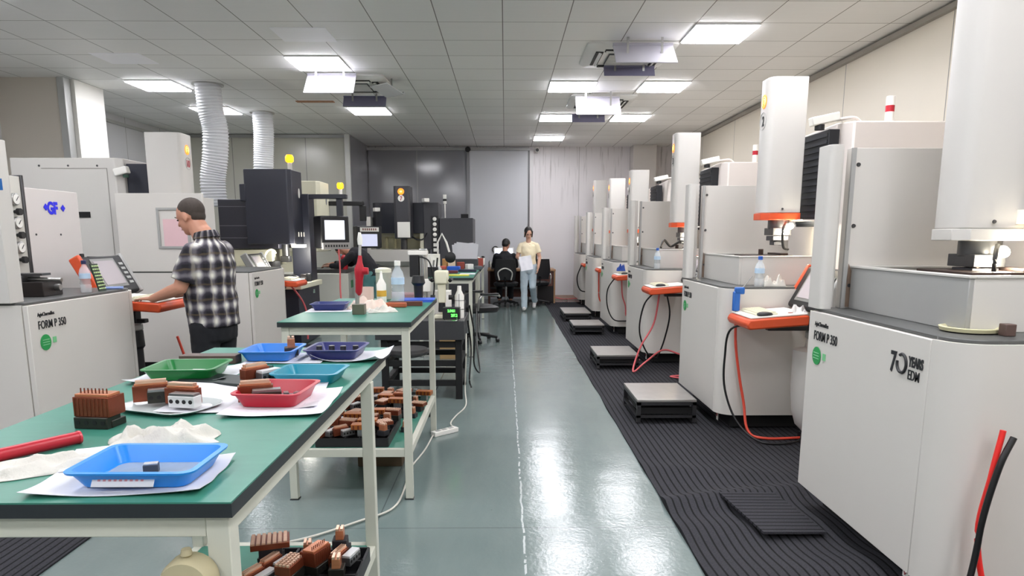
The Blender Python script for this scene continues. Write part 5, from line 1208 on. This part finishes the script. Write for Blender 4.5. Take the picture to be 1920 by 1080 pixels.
# machine number 1, near side face at y = 2.36
hose('air_hose', [(1.74, 2.30, .78), (1.715, 2.30, .60), (1.70, 2.31, .40), (1.73, 2.29, .2), (1.78, 2.26, .05)], .010, pm('hose_bright_red', 'f0302c', .4), 'bright red hose on the near side of machine number 1', grp=HG)
hose('cable', [(1.765, 2.28, .76), (1.72, 2.27, .66), (1.685, 2.27, .48), (1.67, 2.27, .3), (1.62, 2.25, .05)], .011, HBLK, 'thick black cable on the near side of machine number 1', 'cable', HG)
t = thing('ring_dish', 'ivory round ring dish on the near corner ledge of machine number 1', 'dish', (1.80, 2.62, 1.085)); obj('dish_body', B().lathe([(.07, 0), (.10, .004), (.105, .018), (.095, .02), (.08, .010), (.02, .008)], (0, 0, 0), 30), pm('ivory_ring', 'd8d3ac', .4), t); obj('dish_inside', B().lathe([(.078, .0105), (.078, .012)], (0, 0, 0), 30), pm('olive_inside', '7d7748', .5), t)
simple('brown_block', B().box(-.02, .02, -.02, .02, 0, .045), pm('block_brown', '5a4640', .5), (1.86, 2.50, 1.0845), 'small brown block behind the ring dish on machine number 1', 'block')
# on machine number 2
bottle((1.86, 5.02, 1.085), 1.05, 'plastic water bottle with blue cap on machine number 2', 'blue')
crumple(1.97, 5.02, 1.085, .16, .08, .10, 'white crumpled wipe right of the bottle on machine number 2', 0, 21)
bottle((1.72, 7.80, 1.085), 1.1, 'plastic water bottle with blue cap on the third machine', 'blue')
crumple(2.0, 4.66, .925, .12, .12, .07, 'clear plastic bag and wipe at the right end of the tray of machine number 2', 0, 31, pm('bag_white', 'dcdad8', .3), name='plastic_bag')
o = simple('cap_disc', B().lathe([(.02, 0), (.016, .015)], (0, 0, 0), 14), pm('cap_brown_red', '8a4038', .4), (1.93, 4.6, .925), 'small brown red cap on the tray of machine number 2', 'cap', 0)
hose('hose_coil', [(1.80, 8.0, 1.32), (1.86, 8.1, 1.40), (1.95, 8.15, 1.33), (2.05, 8.1, 1.38), (2.15, 8.1, 1.31)], .014, HBLK, 'black coil of hose on the tank of the third machine', grp=HG)
# cords and strip on the floor by the second bench
t = thing('power_strip', 'white power strip on the floor beside the second bench', 'power strip', (-.45, 4.93, 0), .75); obj('strip_body', B().box(-.11, .11, -.028, .028, 0, .035), WHITEPL, t, .005)
for k in range(3): obj('socket', B().box(-.08+.06*k, -.045+.06*k, -.015, .015, .035, .037), GREYP, t)
WCAB = pm('cable_off_white', 'c9c7bd', .5)
hose('floor_cable', [(-.53, 4.85, .012), (-.55, 4.5, .012), (-.60, 4.1, .012), (-.585, 3.85, .012), (-.60, 3.5, .012), (-.75, 3.32, .012), (-1.0, 3.1, .012), (-1.3, 3.0, .012)], .006, WCAB, 'off white cord running from the power strip along the bench legs', 'cable')
hose('floor_cable', [(-.37, 5.0, .02), (-.42, 5.1, .03), (-.40, 5.4, .012), (-.34, 5.75, .012), (-.36, 6.0, .10), (-.345, 5.95, .4), (-.345, 6.0, .6)], .006, WCAB, 'off white cord rising to the granite table', 'cable')
hose('cable', [(-.34, 6.5, .80), (-.30, 6.6, .5), (-.31, 6.7, .2), (-.26, 6.9, .08), (-.30, 7.2, .3), (-.34, 8.1, .6)], .008, HBLK, 'black cable looping beside the granite table', 'cable')
hose('cable', [(-.345, 6.3, .68), (-.32, 6.35, .4), (-.33, 6.2, .15), (-.32, 6.3, .05)], .008, HBLK, 'short black cable hanging at the corner of the granite table', 'cable')
hose('air_hose', [(-2.74, 8.75, .86), (-2.60, 8.85, .6), (-2.57, 8.9, .35), (-2.58, 8.9, .12)], .012, HPINK, 'red hose hanging in front of the dark slate machine', 'hose')
hose('air_hose', [(-2.50, 10.42, 1.40), (-2.49, 10.44, 1.0), (-2.50, 10.45, .6), (-2.47, 10.46, .02)], .012, HPINK, 'red hose hanging near the bending person', 'hose')
hose('air_hose', [(-2.62, 5.45, .66), (-2.56, 5.48, .4), (-2.48, 5.5, .15), (-2.40, 5.52, .03)], .010, HRED, 'red hose beside the black terminal pole on the left', 'hose')
simple('sticker', B().box(-.001, .001, -.03, .03, -.03, .03), pm('sticker_blue', '1c62a8', .4), (-2.70, 3.768, 1.72), 'small blue safety sticker on the near left machine guard', 'sticker', 0, PI/2)
# paper stack and mouse on left terminal
simple('blue_tool', B().cyl((-.07, 0, 0), (.07, 0, 0), .01), pm('tool_blue', '8aa0d8', .4), (-2.72, 4.78, 1.095), 'pale blue tool lying before the left terminal screen', 'tool', 0, .4)
# ================================================================ people
def fuse(o, vox, it=6, disp=None):
    md = o.modifiers.new('remesh', 'REMESH'); md.mode = 'VOXEL'; md.voxel_size = vox; md.use_smooth_shade = True
    sm = o.modifiers.new('smooth', 'SMOOTH'); sm.iterations = it; sm.factor = .5
    if disp:
        tx = bpy.data.textures.new('folds', 'CLOUDS'); tx.noise_scale = disp[1]
        dm = o.modifiers.new('folds', 'DISPLACE'); dm.texture = tx; dm.strength = disp[0]; dm.mid_level = .5; dm.texture_coords = 'LOCAL'
    return o
def V3(*a): return Vector(a)
def hand_mesh(b_, wrist, fwd, palm_dn, side, curl=.35, s_=1.0):
    """palm and five fingers; fwd = pointing direction, palm_dn = palm normal, side = thumb side"""
    f = Vector(fwd).normalized(); n_ = Vector(palm_dn).normalized(); sd = Vector(side).normalized(); w_ = Vector(wrist)
    for k in (-1.2, -.4, .4, 1.2):
        b_.cap(w_+sd*k*.008*s_, .014*s_, w_+f*.075*s_+sd*k*.019*s_, .0125*s_, 8)
    for k, L in ((-1.5, .058), (-.5, .072), (.5, .078), (1.5, .070)):
        p = w_+f*.085*s_+sd*k*.0195*s_; d = (f+sd*k*.06).normalized(); r_ = .0088*s_; c_ = curl*(1+.12*k)
        for j_, q in enumerate((.42, .32, .26)):
            d = (d+n_*c_*(.5+.5*j_)).normalized(); p2 = p+d*L*q*s_*1.05; b_.cap(p, r_, p2, r_*.92, 8); p = p2; r_ *= .92
    p = w_+f*.02*s_+sd*.026*s_; d = (f*.6+sd*.8+n_*.25).normalized()
    for q, r_ in ((.036, .0125), (.030, .0105), (.024, .0092)):
        p2 = p+d*q*s_; b_.cap(p, r_*s_, p2, r_*.94*s_, 8); p = p2; d = (d*.7+f*.5+n_*.15).normalized()
def head_mesh(b_, M_, s_=1.0):
    """face looks along +x of M_, origin at skull centre"""
    q = M_.to_quaternion(); P = lambda x, y, z: M_ @ Vector((x*s_, y*s_, z*s_))
    def el(c, r_): b_.ball(P(*c), tuple(k*s_ for k in r_), 12, q)
    el((-.008, 0, .022), (.098, .077, .092)); el((.018, 0, -.035), (.074, .064, .082)); el((.05, 0, -.088), (.036, .036, .028))
    el((.0, 0, -.06), (.066, .062, .05)); el((.072, 0, .018), (.022, .05, .014))
    el((.06, .034, -.03), (.026, .022, .022)); el((.06, -.034, -.03), (.026, .022, .022))
    b_.cap(P(.086, 0, .008), .009*s_, P(.106, 0, -.026), .0125*s_, 8); el((.096, .011, -.03), (.010, .008, .007)); el((.096, -.011, -.03), (.010, .008, .007))
    el((.082, 0, -.058), (.014, .023, .006)); el((.080, 0, -.068), (.014, .020, .007))
    for sy in (-1, 1): el((-.008, sy*.080, -.012), (.018, .008, .030)); el((-.004, sy*.078, -.034), (.010, .007, .010))
def face_bits(t, M_, s_, lip):
    q = M_.to_quaternion(); P = lambda x, y, z: M_ @ Vector((x*s_, y*s_, z*s_))
    for sy in (-1, 1):
        b_ = B().ball(P(.080, sy*.031, .000), (.008*s_, .014*s_, .006*s_), 8, q); obj('eye', b_, pm('eye_dark', '1d1512', .2), t)
        b_ = B().cap(P(.092, sy*.018, .021), .0035*s_, P(.086, sy*.046, .023), .003*s_, 6); obj('eyebrow', b_, HAIR, t)
    obj('mouth', B().ball(P(.0945, 0, -.063), (.003*s_, .018*s_, .004*s_), 8, q), lip, t)
def ell(cx, cy, z, rx, ry, n=24, tx=0, ty=0): return [(cx+rx*math.cos(2*PI*i/n), cy+ry*math.sin(2*PI*i/n), z+tx*math.cos(2*PI*i/n)+ty*math.sin(2*PI*i/n)) for i in range(n)]
def headM(pos, pitch, yaw=0): return Matrix.Translation(pos) @ Matrix.Rotation(yaw, 4, 'Z') @ Matrix.Rotation(pitch, 4, 'Y')
# -------- man in the plaid shirt (local: +x forward, +y his left)
t = thing('person', 'man with cropped hair in a black and white plaid shirt working at the left terminal', 'person', (-2.10, 4.92, 0), math.atan2(.24, -.95))
hm = headM((.12, 0, 1.585), R(20), R(2))
b_ = B(); head_mesh(b_, hm, 1.02)
b_.cap((-.01, 0, 1.36), .070, (.07, 0, 1.52), .066, 14); b_.cap((.0, .0, 1.40), .068, (.03, 0, 1.47), .066, 14)
b_.loft([ell(-.01, 0, .86, .13, .17), ell(.01, 0, 1.05, .135, .175), ell(.0, 0, 1.25, .12, .19), ell(-.01, 0, 1.38, .09, .16), ell(-.0, 0, 1.42, .05, .07)])
sh = {1: ((-.01, .168, 1.345), (.06, .235, 1.10), (.345, .17, 1.015)), -1: ((-.01, -.168, 1.345), (.08, -.235, 1.10), (.40, -.13, 1.02))}
for s_ in (1, -1):
    a, e, w_ = sh[s_]; b_.cap(a, .060, e, .046, 12); b_.cap(e, .046, V3(*e).lerp(V3(*w_), .35), .044, 12); b_.cap(V3(*e).lerp(V3(*w_), .3), .045, w_, .028, 12)
    d = (V3(*w_)-V3(*e)).normalized(); hand_mesh(b_, w_, (d.x+.25, d.y*.6, d.z*.0-.02), (0, 0, -1), (0, -s_, .05), .22, 1.0)
for s_ in (1, -1): b_.cap((-.0, s_*.09, .88), .10, (.01, s_*.10, .48), .062, 12); b_.cap((.01, s_*.10, .48), .058, (-.02, s_*.11, .10), .04, 12); b_.cap((-.03, s_*.11, .05), .038, (.12, s_*.12, .045), .03, 10)
fuse(obj('body', b_, SKIN, t), .0062, 5); face_bits(t, hm, 1.02, pm('lip_brown', '9c6053', .5))
hb = B(); q = hm.to_quaternion(); hb.ball(hm @ V3(-.020, 0, .034), (.0985, .0795, .0925), 14, q); hb.ball(hm @ V3(-.050, 0, -.012), (.054, .064, .058), 12, q)
fuse(obj('hair', hb, HAIRS, t), .006, 2)
# shirt: torso, short sleeves, collar
b_ = B(); b_.loft([ell(-.015, 0, .80, .155, .185, ty=.0, tx=-.025), ell(-.01, 0, .86, .162, .190, tx=-.01), ell(.0, 0, 1.0, .168, .192), ell(.0, 0, 1.12, .160, .194), ell(-.015, 0, 1.26, .145, .198), ell(-.02, 0, 1.34, .122, .180), ell(-.018, 0, 1.395, .095, .130), ell(-.005, 0, 1.425, .078, .095), ell(.005, 0, 1.455, .074, .080)])
for s_ in (1, -1):
    a, e, w_ = [V3(*p) for p in sh[s_]]; m_ = a.lerp(e, .82); b_.cap(a, .068, a.lerp(e, .4), .074, 14); b_.cyl(a.lerp(e, .2), m_, .073, .077, 18)
fuse(obj('plaid_shirt', b_, M_PLAID, t), .0085, 4, (.022, .10))
c_ = B(); c_.loft([ell(.004, 0, 1.43, .080, .090, tx=-.012), ell(.010, 0, 1.475, .070, .075, tx=-.016), ell(.010, 0, 1.478, .075, .080, tx=-.016), ell(.0, 0, 1.435, .088, .100, tx=-.014)]); obj('collar', c_, M_PLAID, t)
b_ = B(); b_.loft([ell(-.005, 0, .93, .13, .18), ell(-.005, 0, .80, .142, .19), ell(-.005, 0, .72, .135, .188), ell(-.005, 0, .70, .10, .16)])
for s_ in (1, -1): b_.cap((-.005, s_*.093, .82), .105, (.01, s_*.10, .48), .082, 14); b_.cap((.01, s_*.10, .48), .080, (-.015, s_*.11, .14), .068, 14); b_.cyl((-.015, s_*.11, .2), (-.015, s_*.11, .07), .070, .072, 16)
fuse(obj('trousers', b_, NAVYT, t), .010, 4, (.015, .1))
for s_ in (1, -1):
    c_ = B().cap((-.05, s_*.11, .052), .044, (.13, s_*.125, .045), .038, 12); c_.box(-.09, .165, s_*.12-.045, s_*.12+.045, .012, .035); fuse(obj('shoe', c_, BLKP, t), .007, 4)
# -------- woman walking towards the camera
t = thing('person', 'woman in a pale yellow t-shirt and light jeans walking up the aisle holding white papers', 'person', (.46, 13.55, 0), -PI/2-.15)
WS = .955
hm = headM((.045, 0, 1.505), R(28), R(20))
b_ = B(); head_mesh(b_, hm, .95); b_.cap((0, 0, 1.28), .052, (.03, 0, 1.45), .048, 12)
b_.loft([ell(0, 0, .84, .10, .145), ell(0, 0, .98, .085, .12), ell(0, 0, 1.16, .095, .14), ell(0, 0, 1.29, .07, .13), ell(0, 0, 1.33, .045, .06)])
sh = {1: ((0, .155, 1.27), (-.02, .215, 1.04), (.10, .20, .84)), -1: ((0, -.155, 1.27), (.0, -.225, 1.04), (.20, -.10, .99))}
for s_ in (1, -1):
    a, e, w_ = sh[s_]; b_.cap(a, .045, e, .036, 12); b_.cap(e, .036, w_, .024, 12); d = (V3(*w_)-V3(*e)).normalized(); hand_mesh(b_, w_, d, (0, -s_*.6, -.6) if s_ < 0 else (0, -1, 0), (.4, 0, .8) if s_ < 0 else (1, 0, 0), .4, .92)
lg = {1: ((0, .08, .86), (.08, .085, .46), (-.02, .08, .10)), -1: ((0, -.08, .86), (.14, -.07, .47), (.16, -.06, .08))}
lg = {-1: ((0, -.08, .86), (.10, -.075, .46), (.16, -.06, .075)), 1: ((0, .08, .86), (.03, .085, .47), (-.30, .09, .15))}
for s_ in (1, -1):
    a, k_, f_ = lg[s_]; b_.cap(a, .08, k_, .052, 12); b_.cap(k_, .05, f_, .034, 12)
fuse(obj('body', b_, SKINL, t), .0075, 4); face_bits(t, hm, .95, pm('lip_rose', 'b0655c', .5))
q = hm.to_quaternion(); hb = B(); hb.ball(hm @ V3(-.022, 0, .030), (.098, .080, .090), 12, q); hb.ball(hm @ V3(-.05, 0, -.03), (.05, .074, .08), 10, q); hb.cap(hm @ V3(-.09, 0, .02), .03, hm @ V3(-.13, 0, -.10), .018, 10)
for s_ in (1, -1): hb.cap(hm @ V3(.045, s_*.060, .055), .020, hm @ V3(.02, s_*.074, -.07), .014, 8)
fuse(obj('hair', hb, HAIR, t), .008, 3)
b_ = B(); b_.loft([ell(.0, 0, .90, .115, .152), ell(0, 0, 1.0, .108, .140), ell(0, 0, 1.15, .118, .150), ell(0, 0, 1.25, .095, .150), ell(0, 0, 1.30, .07, .105), ell(0.0, 0, 1.325, .055, .07)])
for s_ in (1, -1): a, e, w_ = [V3(*p) for p in sh[s_]]; b_.cap(a, .045, (0, s_*.03, 1.315), .040, 12); b_.cap(a, .048, a.lerp(e, .3), .052, 14); b_.cyl(a, a.lerp(e, .62), .050, .058, 16)
fuse(obj('yellow_tshirt', b_, pm('pale_yellow_cotton', 'f0e4c4', .9, 0, .05, 9, .2), t), .009, 4, (.02, .12))
b_ = B(); b_.loft([ell(0, 0, .93, .108, .15), ell(0, 0, .84, .118, .165), ell(0, 0, .76, .11, .158), ell(0, 0, .72, .09, .14)])
for s_ in (1, -1):
    a, k_, f_ = lg[s_]; b_.cap(a, .088, k_, .070, 14); b_.cap(k_, .068, V3(*f_)+V3(0, 0, .02), .060, 14)
fuse(obj('light_jeans', b_, pm('light_denim', 'b9c8d2', .9, 0, .12, 14, .2), t), .009, 4, (.02, .1))
for s_, c0, c1 in ((-1, (.13, -.06, .055), (.27, -.055, .048)), (1, (-.34, .09, .13), (-.22, .09, .045))):
    fuse(obj('shoe', B().cap(c0, .042, c1, .034, 12), pm('trainer_grey_white', 'd3d2d0', .6, 0, .2, 25), t), .007, 3)
o = sheet(.40, 13.22, .93, .24, .30, 'white sheets of paper held by the walking woman', .1, .012, name='held_papers', grp='papers held by the woman'); o.rotation_euler = (R(62), R(-8), .1)
# -------- seated person at the desk, seen from behind
t = thing('person', 'person in black seated at the brown desk with back to the camera', 'person', (.0, 14.38, 0), PI/2)
hm = headM((.20, -.02, 1.27), R(30), R(-20))
b_ = B(); head_mesh(b_, hm, .98); b_.cap((.08, 0, 1.05), .055, (.16, 0, 1.2), .052, 12)
b_.loft([ell(-.02, 0, .52, .14, .17), ell(.0, 0, .75, .12, .15), ell(.04, 0, .95, .12, .17), ell(.06, 0, 1.07, .08, .15), ell(.08, 0, 1.12, .05, .06)])
sh = {1: ((.05, .18, 1.03), (.16, .23, .84), (.42, .12, .80)), -1: ((.05, -.18, 1.03), (.16, -.23, .84), (.42, -.12, .80))}
for s_ in (1, -1):
    a, e, w_ = sh[s_]; b_.cap(a, .05, e, .04, 10); b_.cap(e, .04, w_, .026, 10); hand_mesh(b_, w_, (1, -s_*.2, -.1), (0, 0, -1), (0, -s_, 0), .3)
    b_.cap((0, s_*.10, .58), .08, (.36, s_*.12, .54), .06, 10); b_.cap((.36, s_*.12, .52), .055, (.30, s_*.12, .12), .04, 10)
fuse(obj('body', b_, SKIN, t), .0085, 4); face_bits(t, hm, .98, pm('lip_brown', '9c6053', .5))
q = hm.to_quaternion(); hb = B(); hb.ball(hm @ V3(-.016, 0, .032), (.103, .086, .094), 12, q); hb.ball(hm @ V3(-.05, 0, -.02), (.06, .072, .062), 10, q); fuse(obj('hair', hb, HAIR, t), .009, 3)
b_ = B(); b_.loft([ell(-.03, 0, .54, .16, .20), ell(-.01, 0, .72, .15, .18), ell(.03, 0, .93, .145, .20), ell(.05, 0, 1.04, .11, .19), ell(.075, 0, 1.10, .075, .10), ell(.09, 0, 1.14, .066, .07)])
for s_ in (1, -1): a, e, w_ = [V3(*p) for p in sh[s_]]; b_.cap(a, .070, e, .056, 12); b_.cap(e, .056, e.lerp(w_, .8), .044, 12)
fuse(obj('black_jacket', b_, pm('black_cloth', '14141c', .85, 0, .1, 10, .2), t), .010, 4, (.02, .1))
b_ = B()
for s_ in (1, -1): b_.cap((0, s_*.10, .59), .10, (.36, s_*.12, .55), .078, 12); b_.cap((.36, s_*.12, .55), .075, (.31, s_*.12, .16), .06, 12)
fuse(obj('trousers', b_, NAVYT, t), .011, 4)
for s_ in (1, -1): fuse(obj('shoe', B().cap((.28, s_*.12, .06), .042, (.42, s_*.13, .05), .036, 10), BLKP, t), .008, 3)
# -------- person bending over the cream machine
t = thing('person', 'person in a dark jacket and teal trousers bending over the cream machine, face masked', 'person', (-2.18, 11.25, 0), PI-.15)
hm = headM((.50, -.02, 1.24), R(48), R(10))
b_ = B(); head_mesh(b_, hm, 1.0); b_.cap((.30, 0, 1.16), .058, (.43, 0, 1.22), .054, 12)
def tl(pts, b_):   # loft of tilted ellipses along the spine
    rings = []
    for (x, z, rx, ry, an) in pts:
        c, s_ = math.cos(an), math.sin(an); rings.append([(x+rx*math.cos(2*PI*i/24)*c, ry*math.sin(2*PI*i/24), z-rx*math.cos(2*PI*i/24)*s_) for i in range(24)])
    b_.loft(rings)
tl([(.0, .84, .11, .15, .3), (.09, 1.0, .11, .14, .8), (.20, 1.12, .11, .16, 1.0), (.29, 1.18, .09, .16, 1.1), (.33, 1.2, .05, .07, 1.1)], b_)
sh = {1: ((.25, .18, 1.14), (.42, .23, .98), (.64, .16, .97)), -1: ((.25, -.18, 1.14), (.42, -.22, 1.0), (.70, -.10, 1.0))}
for s_ in (1, -1):
    a, e, w_ = sh[s_]; b_.cap(a, .052, e, .042, 10); b_.cap(e, .042, w_, .027, 10); hand_mesh(b_, w_, (1, -s_*.2, -.05), (0, 0, -1), (0, -s_, 0), .3)
    b_.cap((0, s_*.09, .86), .09, (.04, s_*.10, .46), .06, 10); b_.cap((.04, s_*.10, .46), .056, (-.02, s_*.11, .10), .04, 10)
fuse(obj('body', b_, SKIN, t), .008, 4); face_bits(t, hm, 1.0, pm('lip_brown', '9c6053', .5))
q = hm.to_quaternion(); hb = B(); hb.ball(hm @ V3(-.016, 0, .034), (.103, .086, .094), 12, q); hb.ball(hm @ V3(-.05, 0, -.02), (.06, .072, .062), 10, q); fuse(obj('hair', hb, HAIR, t), .009, 3)
mb = B(); mb.ball(hm @ V3(.066, 0, -.062), (.045, .055, .045), 10, q); fuse(obj('face_mask', mb, pm('mask_pale_blue', 'b9cede', .8), t), .008, 3)
b_ = B(); tl([(-.02, .80, .13, .18, .2), (.03, .92, .14, .175, .5), (.12, 1.06, .135, .18, .9), (.22, 1.14, .13, .20, 1.0), (.30, 1.19, .10, .18, 1.1), (.345, 1.20, .07, .08, 1.1)], b_)
for s_ in (1, -1): a, e, w_ = [V3(*p) for p in sh[s_]]; b_.cap(a, .072, e, .058, 12); b_.cap(e, .058, e.lerp(w_, .8), .045, 12)
fuse(obj('dark_jacket', b_, pm('black_cloth', '14141c', .85), t), .010, 4, (.02, .1))
b_ = B(); b_.loft([ell(0, 0, .93, .115, .16), ell(0, 0, .80, .13, .175), ell(0, 0, .72, .11, .16)])
for s_ in (1, -1): b_.cap((0, s_*.09, .84), .10, (.04, s_*.10, .46), .078, 12); b_.cap((.04, s_*.10, .46), .075, (-.01, s_*.11, .15), .062, 12)
fuse(obj('teal_trousers', b_, pm('teal_denim', '4f7f80', .85, 0, .1, 10), t), .011, 4, (.015, .1))
for s_ in (1, -1): fuse(obj('shoe', B().cap((-.03, s_*.11, .06), .042, (.12, s_*.12, .05), .036, 10), BLKP, t), .008, 3)
